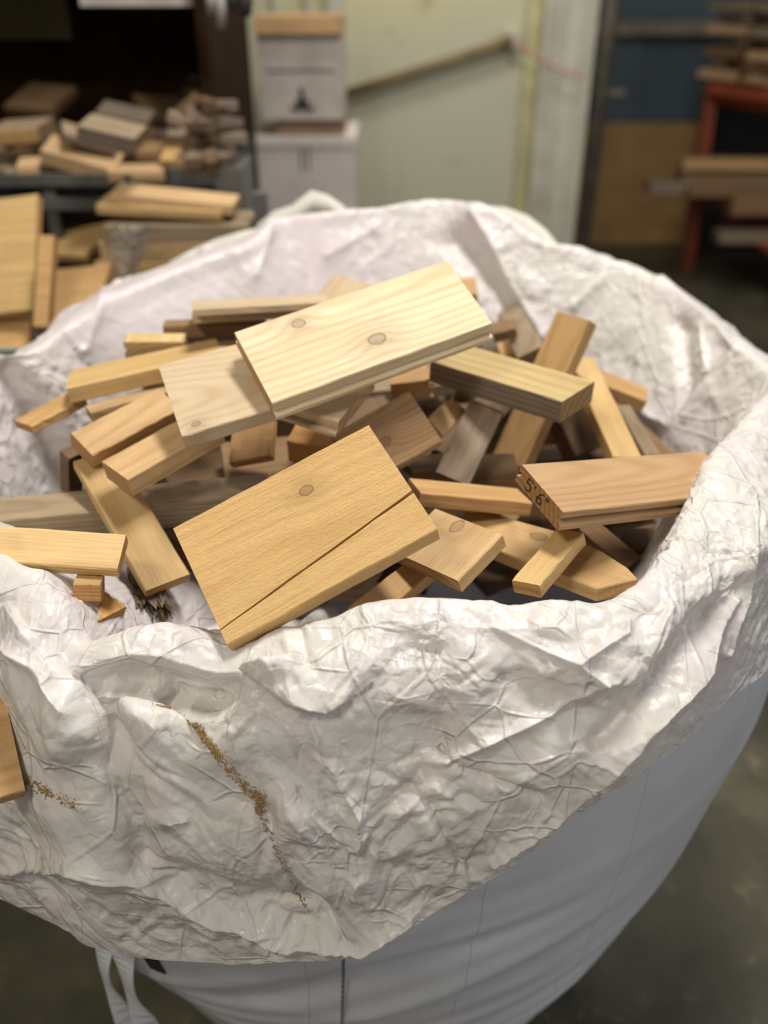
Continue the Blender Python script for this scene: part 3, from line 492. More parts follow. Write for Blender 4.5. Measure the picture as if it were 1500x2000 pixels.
def stick(name, p, d, L, w, t, mat, label, group, cat='board'):
    d = Vector(d).normalized(); yv = Vector((0, 0, 1)).cross(d).normalized(); zv = d.cross(yv)
    M = Matrix((( d.x, yv.x, zv.x, p[0]), (d.y, yv.y, zv.y, p[1]), (d.z, yv.z, zv.z, p[2]), (0, 0, 0, 1)))
    c = .002
    V = []; 
    for x in (-L/2, L/2):
        for (y, z) in ((-w/2+c, -t/2), (w/2-c, -t/2), (w/2, -t/2+c), (w/2, t/2-c), (w/2-c, t/2), (-w/2+c, t/2), (-w/2, t/2-c), (-w/2, -t/2+c)): V.append((x, y, z))
    Fc = [tuple(range(8)), tuple(range(8, 16))] + [(i, (i+1) % 8, 8+(i+1) % 8, 8+i) for i in range(8)]
    o = mesh_obj(name, V, Fc, mat, M=M); return tag(o, label, cat, group)
# offcuts piled on the rack's top
k = 0
bdir = Vector((tr_[0] + .6 - tl[0], -1.35, 0)).normalized(); bper = Vector((-bdir.y, bdir.x, 0))
for lay in range(7):
    al, ac = (bper, bdir) if lay % 2 else (bdir, bper)
    for j in range(7):
        if lay % 2: p_ = Vector((tl[0], 5.25, 0)) + bdir * (.02 + .125 * j + rng.uniform(-.008, .008)) + bper * (.12 + rng.uniform(-.05, .05)); L = rng.uniform(.22, .36)
        else: p_ = Vector((tl[0], 5.25, 0)) + bdir * (.06 + .30 * (j % 3) + rng.uniform(-.01, .01)) + bper * (.00 + .11 * (j // 3)); L = rng.uniform(.24, .285)
        d_ = al + ac * rng.uniform(-.10, .10); d_.z = rng.uniform(-.02, .02)
        stick('scrap_stick', (p_.x, p_.y, zt + .025 + lay * .053), d_, L, rng.uniform(.055, .085), rng.uniform(.036, .046),
              MT[rng.choice(['beam', 'sawn_tan', 'weather', 'brown', 'sawn_tan'])], 'short weathered stick in the jumbled pile on top of the red rack', 'scrap sticks piled on the red rack')
lowspec = [(1330, 320, 4.95, 1.0, 'nose', 'yellowish long board end, topmost jutting left from the lower rack'), (1325, 345, 4.95, 1.0, 'brown', 'dark brown long board just under the yellowish one on the lower rack'),
           (1265, 365, 4.9, 1.2, 'weather', 'longest pale board jutting left from the lower rack over the plywood'), (1340, 372, 4.85, 1.0, 'brown', 'brown board lying against the longest pale one on the lower rack'),
           (1425, 400, 4.75, .8, 'brown', 'tan wide board low at the right edge below the lower rack boards'), (1400, 462, 4.7, .8, 'weather', 'pale board lowest of those at the right edge rack')]
for px, py, y, L, mm, lab in lowspec:
    e = at_y(px, py, y); hh = .06 if 'wide' not in lab else .11
    stick('long_board', (e[0] + L / 2, y, e[2]), (1, -.02, 0), L, .12, hh * .8, MT[mm], lab, None)
# rack shelf planks under those boards
SH = MB()
for z in (.30, ): SH.box((bl[0] + .15 - 2.2, -.55, z), (bl[0] + 1.5 - 2.2, .25, z + .02))
SH.build('shelf_plate', RED, rk)
bk = MB().box((bl[0] + .12, 5.62, 0.02), (4.2, 5.66, .9)).build('shade_backboard', plain('painted_shade_black', (.012, .010, .009), .7)); tag(bk, 'near black panel painting the shade behind the red rack', 'panel')  # dark sheet stands in for the shaded void under the rack

# ------------------------------------------------------------------ stacked cartons at the wall
CW = plain('white_carton_board', (.57, .505, .46), .7, var=.05); CK = plain('brown_carton_board', (.26, .165, .10), .8, var=.1)
CP = plain('printed_carton_board', (.53, .455, .40), .6, var=.12, vscale=9); OR = plain('orange_brown_wood', (.50, .30, .14), .6)
yc = 3.2
def span(x0, x1, py, y): return at_y(x0, py, y), at_y(x1, py, y)
a, b_ = span(495, 693, 268, yc); lowb = at_y(600, 440, yc)[2] - .12
bench = empty('low_stand', ((a[0] + b_[0]) / 2, yc + .2, 0)); tag(bench, 'low wooden stand under the stacked cartons', 'stand')
MB().box((-.26, -.2, lowb - .03), (.26, .2, lowb)).build('stand_top', MT['brown'], bench)
for sx in (-1, 1):
    for sy in (-1, 1): MB().box((sx*.22-.02, sy*.16-.02, 0), (sx*.22+.02, sy*.16+.02, lowb - .0301)).build('leg', MT['brown'], bench)
def carton(name, x0, x1, z0, z1, y0, dep, mat, label, marks=(), lid=False):
    r = empty(name, ((x0 + x1) / 2, y0 + dep / 2, z0)); tag(r, label, 'carton'); w = (x1 - x0) / 2; h = z1 - z0
    MB().box((-w, -dep/2, 0), (w, dep/2, h - (.012 if lid else 0))).build('body', mat, r)
    if lid: MB().box((-w - .006, -dep/2 - .006, h - .03), (w + .006, dep/2 + .006, h)).build('lid', mat, r)
    for (u0, v0, u1, v1) in marks:
        MB().box((-w + 2*w*u0, -dep/2 - .0015, h*v0), (-w + 2*w*u1, -dep/2 - .0002, h*v1)).build('printed_mark', BLACK, r)
    return r
zl = a[2]
carton('white_carton', a[0], b_[0], lowb, zl, yc, .36, CW, 'large plain white carton at the bottom of the stack by the wall', ((.455, .74, .475, .92), (.525, .74, .545, .92), (.46, .38, .54, .50)), True)
c0 = at_y(540, 250, yc + .02); c1 = at_y(672, 226, yc + .02)
carton('brown_slab_carton', c0[0], c1[0], zl + .0005, zl + .052, yc + .03, .30, CK, 'thin brown cardboard slab between the two white cartons')
d0 = at_y(513, 228, yc + .02); d1 = at_y(669, 150, yc + .02); zb = zl + .053; zm = at_y(600, 150, yc + .02)[2]; ztp = at_y(600, 66, yc + .02)[2]
cc = carton('marked_carton', d0[0], d1[0], zb, zm, yc + .01, .32, CP, 'pale carton with a small black mark in the middle of the stack')
# black emblem: small post on a spread base
w2 = (d1[0] - d0[0]) / 2; hz = (zm - zb)
em = MB(); zc = hz * .36; 
em.box((-.008, -.1625, zc), (.008, -.1605, zc + .05)); em.box((-.022, -.1625, zc - .002), (.022, -.1605, zc + .016)); em.box((-.040, -.1625, zc - .018), (.040, -.1605, zc - .006)); em.build('printed_mark', BLACK, cc)
carton('taped_carton', d0[0], d1[0], zm + .0006, ztp, yc + .01, .32, CP, 'pale printed carton with worn tape near the top of the stack', ((.08, .12, .92, .17),))
bd = MB().box((d0[0] - .003, yc - .01, ztp + .001), (d1[0] + .003, yc + .24, ztp + .05)).build('orange_board', OR); tag(bd, 'orange brown wooden board lying on top of the carton stack', 'board')
# tools hanging at the shelf edge
GREYM = plain('pale_tool_metal', (.34, .33, .30), .4, metal=.3); DK = plain('dark_tool_metal', (.03, .028, .025), .5)
TY = 2.2
for px, y0_, y1_, r, mt, lb in ((412, -30, 28, .012, GREYM, 'leftmost pale tool hanging at the dark shelf edge'), (432, -30, 55, .014, GREYM, 'longest pale tool hanging at the dark shelf edge'), (452, -30, 20, .014, DK, 'dark tool hanging right of the long pale one'), (480, -30, 32, .016, DK, 'rightmost dark tool hanging beside the cartons')):
    p = at_y(px, y0_, TY); q = at_y(px, y1_, TY)
    t_ = MB().tube([p, p * .5 + q * .5, q], [r * .5, r, r * .7], 8).build('hanging_tool', mt, smooth=True); tag(t_, lb, 'tool')
    # hook
    MB().tube([p + np.array([0, 0, 0]), p + np.array([0, .03, .04]), p + np.array([0, .02, .07])], .003, 6).build('hook', DK, t_)
# ------------------------------------------------------------------ dark shelf bay on the left
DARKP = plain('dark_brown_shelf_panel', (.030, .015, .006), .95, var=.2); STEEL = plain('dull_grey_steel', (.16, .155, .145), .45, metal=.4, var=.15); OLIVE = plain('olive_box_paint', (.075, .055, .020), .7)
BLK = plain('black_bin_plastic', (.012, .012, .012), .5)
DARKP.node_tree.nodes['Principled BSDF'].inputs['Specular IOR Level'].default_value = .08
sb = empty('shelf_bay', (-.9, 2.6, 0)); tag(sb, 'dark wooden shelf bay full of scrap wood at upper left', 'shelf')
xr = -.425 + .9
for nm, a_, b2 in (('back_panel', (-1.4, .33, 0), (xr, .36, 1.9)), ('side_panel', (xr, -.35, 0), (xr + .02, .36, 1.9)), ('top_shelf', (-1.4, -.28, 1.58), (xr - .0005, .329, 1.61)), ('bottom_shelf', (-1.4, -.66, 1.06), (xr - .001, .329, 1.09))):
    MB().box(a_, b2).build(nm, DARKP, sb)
e0 = at_y(160, 0, 2.3); e1 = at_y(380, 14, 2.3)
MB().box((e0[0] + .9, 2.28 - 2.6, e0[2] - .012), (e1[0] + .9, 2.31 - 2.6, e0[2] + .012)).build('shelf_edging', plain('pale_shelf_edging', (.40, .38, .33), .5), sb)
for py, yy in ((353, 1.91), (400, 1.90)):
    p = at_y(20, py, yy); q = at_y(200, py, yy)
    MB().box((p[0] + .9 - .5, yy - 2.6, p[2] - .011), (q[0] + .9 + .06, yy - 2.6 + .02, p[2] + .011)).build('front_rail', STEEL, sb)
for x in (-.55, .18):
    MB().box((x, -.69, 0), (x + .025, -.665, 1.15)).build('post', STEEL, sb)
bx = MB(); p = at_y(-60, 60, 2.7); q = at_y(138, 60, 2.7); bx.box((p[0], 2.7, p[2] - .02), (q[0], 2.92, p[2] + .19)); ob_ = bx.build('olive_box', OLIVE); tag(ob_, 'olive brown box high in the dark shelf bay', 'box')
bn = MB()
# black bin under the piled blocks (open tray)
x0, x1, y0, y1, z0, z1 = -1.15, -.36, 1.945, 2.55, 1.092, 1.155
for a_, b2 in (((x0,y0,z0),(x1,y1,z0+.01)), ((x0,y0,z0+.0101),(x1,y0+.012,z1)), ((x0,y1-.012,z0+.0101),(x1,y1,z1)), ((x0,y0+.0121,z0+.0101),(x0+.012,y1-.0121,z1)), ((x1-.012,y0+.0121,z0+.0101),(x1,y1-.0121,z1))): bn.box(a_, b2)
tag(bn.build('black_tray', BLK), 'shallow black tray holding offcuts in the shelf bay', 'tray')

rp_ = random.Random(21)
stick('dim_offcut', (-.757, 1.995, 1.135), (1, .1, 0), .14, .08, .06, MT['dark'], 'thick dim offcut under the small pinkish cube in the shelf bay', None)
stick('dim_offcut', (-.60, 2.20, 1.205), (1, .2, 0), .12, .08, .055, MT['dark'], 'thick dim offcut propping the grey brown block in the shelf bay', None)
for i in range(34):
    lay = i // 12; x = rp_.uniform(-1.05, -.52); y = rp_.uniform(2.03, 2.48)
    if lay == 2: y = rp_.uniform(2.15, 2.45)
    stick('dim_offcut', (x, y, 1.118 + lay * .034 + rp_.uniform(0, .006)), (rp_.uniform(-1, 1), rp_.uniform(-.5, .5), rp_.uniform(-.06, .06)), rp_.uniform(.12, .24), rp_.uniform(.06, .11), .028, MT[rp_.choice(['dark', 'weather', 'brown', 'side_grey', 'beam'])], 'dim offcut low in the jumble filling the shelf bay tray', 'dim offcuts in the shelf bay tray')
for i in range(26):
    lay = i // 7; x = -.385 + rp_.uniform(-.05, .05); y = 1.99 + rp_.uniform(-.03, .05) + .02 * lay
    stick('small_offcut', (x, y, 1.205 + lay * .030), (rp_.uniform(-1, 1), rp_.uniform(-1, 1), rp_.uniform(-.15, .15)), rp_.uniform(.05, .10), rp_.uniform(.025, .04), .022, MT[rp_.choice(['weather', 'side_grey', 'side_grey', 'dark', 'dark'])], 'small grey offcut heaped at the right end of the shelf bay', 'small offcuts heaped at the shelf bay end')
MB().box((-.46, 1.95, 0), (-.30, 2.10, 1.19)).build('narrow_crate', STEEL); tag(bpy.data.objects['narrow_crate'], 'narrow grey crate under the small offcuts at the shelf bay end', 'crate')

# ------------------------------------------------------------------ boards
def frame(c, q):
    X = Vector(q[:3]).normalized(); Z = Vector(q[3:]).normalized(); Y = Z.cross(X).normalized()
    return Matrix(((X.x, Y.x, Z.x, c[0]), (X.y, Y.y, Z.y, c[1]), (X.z, Y.z, Z.z, c[2]), (0, 0, 0, 1)))
def prof_box(W, T, c=.0011):
    w = W / 2
    return [(-w + c, 0), (0, 0), (w - c, 0), (w, -c), (w, -T + c), (w - c, -T), (0, -T), (-w + c, -T), (-w, -T + c), (-w, -c)]
def prof_tg(W, T, near):
    w = W / 2; c = .001
    if near == 'tongue':      # top face, vertical edge, thin line, lip standing out
        n = [(w - c, 0), (w, -c), (w, -T*.62), (w - .0015, -T*.66), (w + .005, -T*.70), (w + .006, -T*.74), (w + .006, -T*.96), (w + .005, -T)]
    else:                     # groove between two shoulders
        n = [(w - c, 0), (w, -c), (w, -T*.40), (w - .006, -T*.42), (w - .006, -T*.60), (w + .001, -T*.64), (w + .004, -T*.70), (w + .004, -T*.95), (w + .002, -T)]
    f = [(-w, -T), (-w, -T*.66), (-w + .005, -T*.64), (-w + .005, -T*.38), (-w, -T*.36), (-w, -c), (-w + c, 0)]
    return n + f
def make_board(name, M, L, W, T, s, mat, near=None, side=None, ragged=0, crack=None, nx=10, skew=(0, 0), jit=.0002, seed=1):
    r = np.random.default_rng(seed)
    base = prof_tg(W, T, near) if near else prof_box(W, T)
    V = []; xs = np.linspace(-L/2, L/2, nx + 1)
    if ragged: base = [p for i, p0 in enumerate(base) for p in [(p0[0]*(1-t)+base[(i+1) % len(base)][0]*t, p0[1]*(1-t)+base[(i+1) % len(base)][1]*t) for t in (0, .25, .5, .75)]]
    for i, x in enumerate(xs):
        f = i / nx; pr = list(base)
        if crack:
            cv = (crack[0] * (1 - f) + crack[1] * f) - .5; g = (crack[2] * (1 - f) + crack[3] * f) / 2
            v0 = cv * W 
            pr = [(-W/2+.001, 0), (v0 - g, 0), (v0 - g * .6, -T*.8), (v0 + g * .6, -T*.8), (v0 + g, 0), (W/2-.001, 0), (W/2, -.001), (W/2, -T+.001), (W/2-.001, -T), (-W/2+.001, -T), (-W/2, -T+.001), (-W/2, -.001)]
        for (v, z) in pr:
            xx = x
            if i in (0, nx): xx += (-1 if i == 0 else 1) * (-.0004 + (r.uniform(-.9, .6) * ragged if ragged and i == nx else 0))
            xx += (skew[0] if i == 0 else 0) * v + (skew[1] if i == nx else 0) * v
            V.append((xx, s * (v + r.normal() * jit), z + r.normal() * jit * .5))
    n = len(pr); Fc = []; fm = []
    for i in range(nx):
        for j in range(n):
            k = (j + 1) % n; Fc.append((i*n+j, i*n+k, (i+1)*n+k, (i+1)*n+j))
            dv = abs(pr[j][0] - pr[k][0]); dz = abs(pr[j][1] - pr[k][1]); fm.append(1 if side and dz > dv else 0)
    if ragged:
        V.append((L/2 - ragged * .8, 0, -T/2)); c = len(V) - 1
        Fc += [(nx*n+j, nx*n+(j+1) % n, c) for j in range(n)]; fm += [0] * n
        Fc.append(tuple(range(n))); fm.append(0)
    else:
        Fc += [tuple(range(n)), tuple(nx*n + j for j in reversed(range(n)))]; fm += [0, 0]
    return mesh_obj(name, V, Fc, mat, M=M, mats=[mat, side] if side else [mat], fm=fm if side else None)
MT['side_grey'] = MT['side_grey']
SPEC = {
 'tg_top': ('pine_board', 'feather', 'pale pine tongue and groove board with feathered grain lying topmost on the heap', dict(near='tongue')),
 'front_big': ('pine_board', 'sawn_knot', 'large rough sawn board with one knot and a long split, nearest the front rim', dict(crack=(.88, .66, .0014, .0028), nx=14)),
 'knot_left': ('pine_board', 'cream_knot', 'cream planed board with a small corner knot poking out left of the topmost board', dict(skew=(0, .1))),
 'tg_right': ('cedar_board', 'cedar', 'smooth reddish grooved board with handwriting on its end, at the right of the heap', dict(near='groove')),
 'thick_grey': ('pine_plank', 'yellow', 'thick yellow grey plank with a dark weathered side, right of the topmost board', dict(side='side_grey')),
 'rough_right': ('pine_board', 'sawn_tan', 'rough tan board with a knot sticking up behind the large split board', {}),
 'tongue_mid': ('pine_board', 'cream', 'pale cream board end showing a tongue just below the topmost board', dict(near='tongue')),
 'block_up': ('pine_block', 'sawn', 'rear one of two rough sawn blocks side by side at left', {}),
 'block_low': ('pine_block', 'sawn', 'front one of two rough sawn blocks side by side at left', {}),
 'left_board': ('pine_board', 'ridged', 'ridged tan board with a grey stained end reaching in from the left rim', {}),
 'thick_left': ('pine_plank', 'honey_pale', 'thick pale plank lying behind the pair of rough blocks', {}),
 'diagonal': ('pine_board', 'honey_pale', 'smooth yellow board lying diagonally across the grey beam at lower left', {}),
 'long_beam': ('weathered_beam', 'beam', 'long weathered grey tan beam crossing the left half of the heap', dict(nx=18, jit=.0004)),
 'stick': ('pine_stick', 'honey_pale', 'short square yellow stick leaning below the handwritten board', dict(jit=.0003)),
 'yellow_slat': ('narrow_board', 'honey_pale', 'long narrow yellow slat slanting down to the handwritten board', {}),
 'long_under': ('narrow_board', 'honey', 'honey slat passing under the thick yellow grey plank, its top end standing up', {}),
 'grey_post': ('weathered_post', 'weather', 'weathered grey post with end grain showing beside the honey slat', dict(jit=.0003)),
 'knot_board': ('pine_board', 'knotty', 'tan board with a round knot, just right of the large split board', {}),
 'slat_mid': ('narrow_board', 'honey', 'yellow slat lying level left of the handwritten end', {}),
 'splinter': ('splintered_block', 'sawn_tan_plain', 'small splintered orange block standing left of the weathered post', dict(ragged=.008)),
 'stub': ('broken_stub', 'honey', 'broken stub with a ragged edge hanging under the topmost board', dict(ragged=.012)),
 'hang_piece': ('pine_offcut', 'honey', 'honey offcut with a shadowed upper half below the cream knotted board', {}),
 'thin_left': ('pine_lath', 'sawn_tan_plain', 'thin tan lath tucked under the thick pale plank', {}),
 'slat_far_left': ('pine_lath', 'honey', 'thin orange yellow lath pointing out at the far left of the heap', {}),
 'tg_block': ('pine_block', 'pale_end', 'small tongue and groove block with its end facing forward on the thick pale plank', dict(near='tongue', nx=3)),
 'strip_a': ('thin_board', 'cream', 'upper one of two cream strips at the back left of the heap', {}),
 'strip_b': ('thin_board', 'cream', 'lower one of two cream strips at the back left of the heap', {}),
 'strip_c': ('rough_board', 'brown', 'reddish brown rough board below the two cream strips', {}),
 'strip_d': ('thin_board', 'honey', 'very thin tan strip behind the small tongue and groove block', {}),
 'behind_top': ('pine_board', 'cream', 'pale board corner rising behind the topmost board', {}),
 'back_weathered': ('weathered_board', 'beam', 'weathered slat leaning toward the back wall of the bag', {}),
 'back_small': ('small_block', 'brown', 'small brown block beside the weathered slat at the back', {}),
 'back_right': ('pine_plank', 'honey', 'honey plank with a small dark knot against the right side of the bag', {}),
 'dark_right': ('weathered_board', 'beam', 'dull brown slat right of the long narrow yellow slat', {}),
 'nose_board': ('pine_board', 'nose', 'stained knotty board with a curved pointed end at the lower right', {}),
 'under_front': ('pine_offcut', 'honey', 'shadowed honey offcut under the right end of the large split board', {}),
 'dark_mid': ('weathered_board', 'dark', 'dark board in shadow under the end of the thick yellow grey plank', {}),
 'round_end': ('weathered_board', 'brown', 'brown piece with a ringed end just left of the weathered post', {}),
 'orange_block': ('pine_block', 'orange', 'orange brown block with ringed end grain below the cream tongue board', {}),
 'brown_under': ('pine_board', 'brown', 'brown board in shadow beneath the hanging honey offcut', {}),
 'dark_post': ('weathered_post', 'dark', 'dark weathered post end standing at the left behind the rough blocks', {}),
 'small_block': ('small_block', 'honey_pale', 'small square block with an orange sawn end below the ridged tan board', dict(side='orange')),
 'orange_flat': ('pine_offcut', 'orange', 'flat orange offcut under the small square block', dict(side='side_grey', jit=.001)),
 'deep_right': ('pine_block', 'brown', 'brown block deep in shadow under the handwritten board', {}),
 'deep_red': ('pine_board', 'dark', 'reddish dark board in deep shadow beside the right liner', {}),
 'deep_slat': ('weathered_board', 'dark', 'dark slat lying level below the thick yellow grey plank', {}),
 'back_light': ('narrow_board', 'honey', 'small light slat end between the topmost board and the weathered slat', {}),
 'back_brown': ('small_block', 'honey', 'small honey block behind the right end of the topmost board', {}),
 'slat_mid_b': ('narrow_board', 'honey_pale', 'short light slat behind the level yellow slat', {}),
 'bg_block_top': ('wood_block', 'beam', 'pale topped block with a dark side, highest on the offcuts in the shelf bay', dict(side='side_grey')),
 'bg_block_dark': ('wood_block', 'side_grey', 'grey brown block right behind the highest one in the shelf bay', {}),
 'bg_plate_under': ('wood_block', 'beam', 'flat block under the highest block in the shelf bay', dict(side='side_grey')),
 'bg_curved': ('wood_slab', 'sawn_tan_plain', 'big tan slab beneath the highest blocks in the shelf bay', {}),
 'bg_left_slab': ('wood_slab', 'beam', 'slab reaching in from the left edge in the shelf bay', dict(side='honey')),
 'bg_left_cube': ('wood_block', 'sawn_tan_plain', 'small pinkish cube at the left of the shelf bay', {}),
 'bg_yellow': ('wood_block', 'honey', 'yellow square block at the right of the shelf bay offcuts', {}),
 'bg_reddish': ('wood_block', 'brown', 'reddish block just left of the yellow one in the shelf bay', {}),
 'bg_low_slab': ('wood_slab', 'sawn_tan_plain', 'low tan slab in front of the reddish block in the shelf bay', {}),
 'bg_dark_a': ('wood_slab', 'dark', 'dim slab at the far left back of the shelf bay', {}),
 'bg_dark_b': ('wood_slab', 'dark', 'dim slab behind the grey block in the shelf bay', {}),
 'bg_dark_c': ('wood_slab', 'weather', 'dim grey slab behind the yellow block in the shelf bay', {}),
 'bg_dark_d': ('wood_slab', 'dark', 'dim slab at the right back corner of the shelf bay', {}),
 'crate_board_a': ('crate_board', 'sawn_tan_plain', 'upper board on the boxed stack behind the bag', {}),
 'crate_board_b': ('crate_board', 'honey_pale', 'lower front board on the boxed stack behind the bag', {}),
 'lean_big': ('leaning_board', 'honey_pale', 'wide yellow board leaning upright at the left edge', {}),
 'lean_narrow': ('leaning_board', 'honey', 'narrow board standing on edge right of the wide leaning board', {}),
 'flat_mid': ('pine_board', 'honey_pale', 'yellow board lying between the leaning boards and the boxed stack', {}),
 'flat_low': ('pine_board', 'honey', 'flat orange yellow board just behind the left rim of the bag', {}),
 'flat_corner': ('pine_board', 'honey', 'flat board below the wide leaning board at the left edge', {}),
 'flap_stick': ('pine_stick', 'honey', 'yellow stick lying on the draped liner at the left edge', {}),
}
MT['sawn_tan_plain'] = wood('rough_sawn_tan', (.49, .335, .18), (.34, .215, .105), ring=.0055, pith=(.0, -.09), tilt=.02, bump=.7, saw=.5)
MT['ridged'] = wood('ridged_tan_pine', (.54, .37, .175), (.40, .25, .11), ring=.0045, pith=(0, -.12), tilt=.01, bump=.8, grey=(.20, .165, .12), greyamt=-.05, contrast=1.1)
MT['pale_end'] = wood('pale_pine_light_end', (.55, .40, .20), (.44, .29, .125), ring=.006, bump=.2, endc=(.52, .37, .18))
BO = {}
for n_, (k_, (nm, mt, lab, opt)) in enumerate(SPEC.items()):
    c, q, L, W_, T, s = BOARDS[k_]; M = frame(c, q); opt = dict(opt)
    if 'side' in opt: opt['side'] = MT[opt['side']]
    if k_ == 'nose_board':
        pts = NOSE; n = len(pts); V = [(x, y, 0) for x, y in pts] + [(x, y, -T) for x, y in pts]
        o = mesh_obj(nm, V, [tuple(range(n)), tuple(range(2*n-1, n-1, -1))] + [(i, (i+1) % n, n+(i+1) % n, n+i) for i in range(n)], MT[mt], M=M)
        mod = o.modifiers.new('edge', 'BEVEL'); mod.width = .001; mod.segments = 1
    else: o = make_board(nm, M, L, W_, T, s, MT[mt], seed=n_, **opt)
    tag(o, lab, 'board' if 'block' not in nm and 'post' not in nm and 'stick' not in nm else nm.split('_')[-1]); BO[k_] = o
# handwriting on the end of the right board: 5' 6"
c, q, L, W_, T, s = BOARDS['tg_right']
def stroke(mb, pts, w=.0009):
    # pts in (along width from far side 0..W, up from bottom 0..T) on the x = -L/2 face
    P = [np.array([-L/2 - .0004, s * (-W_/2 + u), -T + v]) for u, v in pts]
    for a_, b2 in zip(P, P[1:]):
        d = b2 - a_; l = np.linalg.norm(d[1:]); nv = np.array([0, -d[2], d[1]]) / l * w / 2; e = d / l * w / 2; k = len(mb.v)
        for xo in (0, .0006):
            for p_ in (a_ - e - nv, b2 + e - nv, b2 + e + nv, a_ - e + nv): mb.v.append(tuple(p_ + np.array([xo, 0, 0])))
        mb.f += [(k, k+1, k+2, k+3), (k+7, k+6, k+5, k+4), (k, k+4, k+5, k+1), (k+1, k+5, k+6, k+2), (k+2, k+6, k+7, k+3), (k+3, k+7, k+4, k)]
def glyph(u0, v0, sc, lines, mb):
    for ln in lines: stroke(mb, [(u0 + x * sc, v0 + y * sc) for x, y in ln])
hw = MB(); sc = T * .62; vb = T * .18
glyph(.016, vb, sc, [[(.75, 1), (.1, 1), (.08, .58), (.45, .64), (.72, .42), (.66, .12), (.35, 0), (.02, .1)]], hw)
glyph(.016 + sc, vb, sc, [[(.12, 1.0), (.08, .75)]], hw)
glyph(.018 + sc * 1.45, vb, sc, [[(.6, 1), (.25, .75), (.06, .4), (.12, .1), (.4, 0), (.68, .15), (.66, .42), (.38, .5), (.1, .34)]], hw)
glyph(.018 + sc * 2.5, vb, sc, [[(.02, 1.05), (.0, .82)], [(.22, 1.05), (.2, .82)]], hw)
h_ = hw.build('handwriting', BLACK, BO['tg_right']); h_['label'] = 'black handwritten 5\' 6" on the end grain'
# splintered bark piece
c, q, L, W_, T, s = BOARDS['bark']; r = random.Random(4); V = []; Fc = []
bark = make_board('bark_chunk', frame(c, q), L, W_ * .8, T, s, MT['side_grey'], seed=77, nx=12, ragged=.022, jit=.0018)
for i in range(60):
    y = r.uniform(-W_*.40, W_*.40); z = r.uniform(-T, .0005); l = r.uniform(.2, .55) * L; x0 = L/2 - l * r.uniform(.6, .95); w = r.uniform(.0004, .0019); dy = r.uniform(-.008, .008); dz = r.uniform(-.012, .004); k = len(V)
    for f, ww in ((0, w), (.5, w * 1.1), (.82, w * .8), (1, w * .15)):
        for a_, b2 in ((-1, -1), (1, -1), (1, .6), (-1, .8)): V.append((x0 + l * f, s * (y + dy * f * f + a_ * ww), z + dz * f * f + b2 * ww * .7))
    for j in range(3):
        for m_ in range(4): Fc.append((k+j*4+m_, k+j*4+(m_+1) % 4, k+(j+1)*4+(m_+1) % 4, k+(j+1)*4+m_))
    Fc += [(k, k+1, k+2, k+3), (k+15, k+14, k+13, k+12)]
o = mesh_obj('loose_fibres', V, Fc, MT['dark'], bark); o['kind'] = 'stuff'; tag(bark, 'shredded dark bark piece under the diagonal yellow board', 'bark')
# buried offcuts seen in the gaps, mostly dark woods so the gaps read as shade
REFB = [(k_, bpy.data.objects[BO[k_].name].matrix_world.translation.copy(), d_) for k_, d_ in (('tg_top', 'topmost board'), ('front_big', 'large split board'), ('knot_left', 'cream knotted board'), ('tg_right', 'handwritten board'), ('thick_grey', 'thick yellow grey plank'),
  ('rough_right', 'rough tan knotted board'), ('block_low', 'pair of rough blocks'), ('long_beam', 'long grey beam'), ('diagonal', 'diagonal yellow board'), ('yellow_slat', 'long narrow yellow board'), ('nose_board', 'curved pointed board'), ('grey_post', 'weathered post'), ('thick_left', 'thick pale plank'), ('strip_a', 'two cream strips'), ('left_board', 'ridged tan board'))]
CN = {'brown': 'brown', 'dark': 'near black', 'beam': 'dull tan', 'nose': 'stained honey', 'weather': 'grey'}
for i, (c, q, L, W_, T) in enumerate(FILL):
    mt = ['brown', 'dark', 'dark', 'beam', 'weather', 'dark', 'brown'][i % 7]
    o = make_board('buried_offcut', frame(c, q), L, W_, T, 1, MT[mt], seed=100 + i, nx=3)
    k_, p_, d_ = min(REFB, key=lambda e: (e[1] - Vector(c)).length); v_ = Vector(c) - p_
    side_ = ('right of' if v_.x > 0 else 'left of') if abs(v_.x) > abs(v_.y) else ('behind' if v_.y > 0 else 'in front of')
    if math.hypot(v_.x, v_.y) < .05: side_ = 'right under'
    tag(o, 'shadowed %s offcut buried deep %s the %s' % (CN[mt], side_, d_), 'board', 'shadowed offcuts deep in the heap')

# ------------------------------------------------------------------ crates behind the bag
WR = plain('dusty_clear_wrap', (.44, .40, .35), .25, var=.1, vscale=12, bump=.4, bscale=25)
GB = plain('pale_grey_bin', (.30, .31, .30), .5, var=.08)
def open_bin(name, x0, x1, y0, y1, z0, z1, mat, label, t=.012):
    r = empty(name, ((x0+x1)/2, (y0+y1)/2, z0)); tag(r, label, 'bin'); w = (x1-x0)/2; d = (y1-y0)/2; h = z1 - z0
    MB().box((-w, -d, 0), (w, d, t)).build('base', mat, r)
    for a_, b2 in (((-w,-d,t+.0001),(w,-d+t,h)), ((-w,d-t,t+.0001),(w,d,h)), ((-w,-d+t+.0001,t+.0001),(-w+t,d-t-.0001,h)), ((w-t,-d+t+.0001,t+.0001),(w,d-t-.0001,h))): MB().box(a_, b2).build('side_panel', mat, r)
    return r
open_bin('offcut_bin', -1.25, -.50, 1.40, 1.74, 0, 1.0, GB, 'pale grey bin behind the left rim holding yellow boards')
sk = MB().box((-.66, 1.765, 0), (-.27, 1.92, .93)).build('cardboard_box', CK); tag(sk, 'brown cardboard box under the stacked boards behind the bag', 'box')
zz = .931
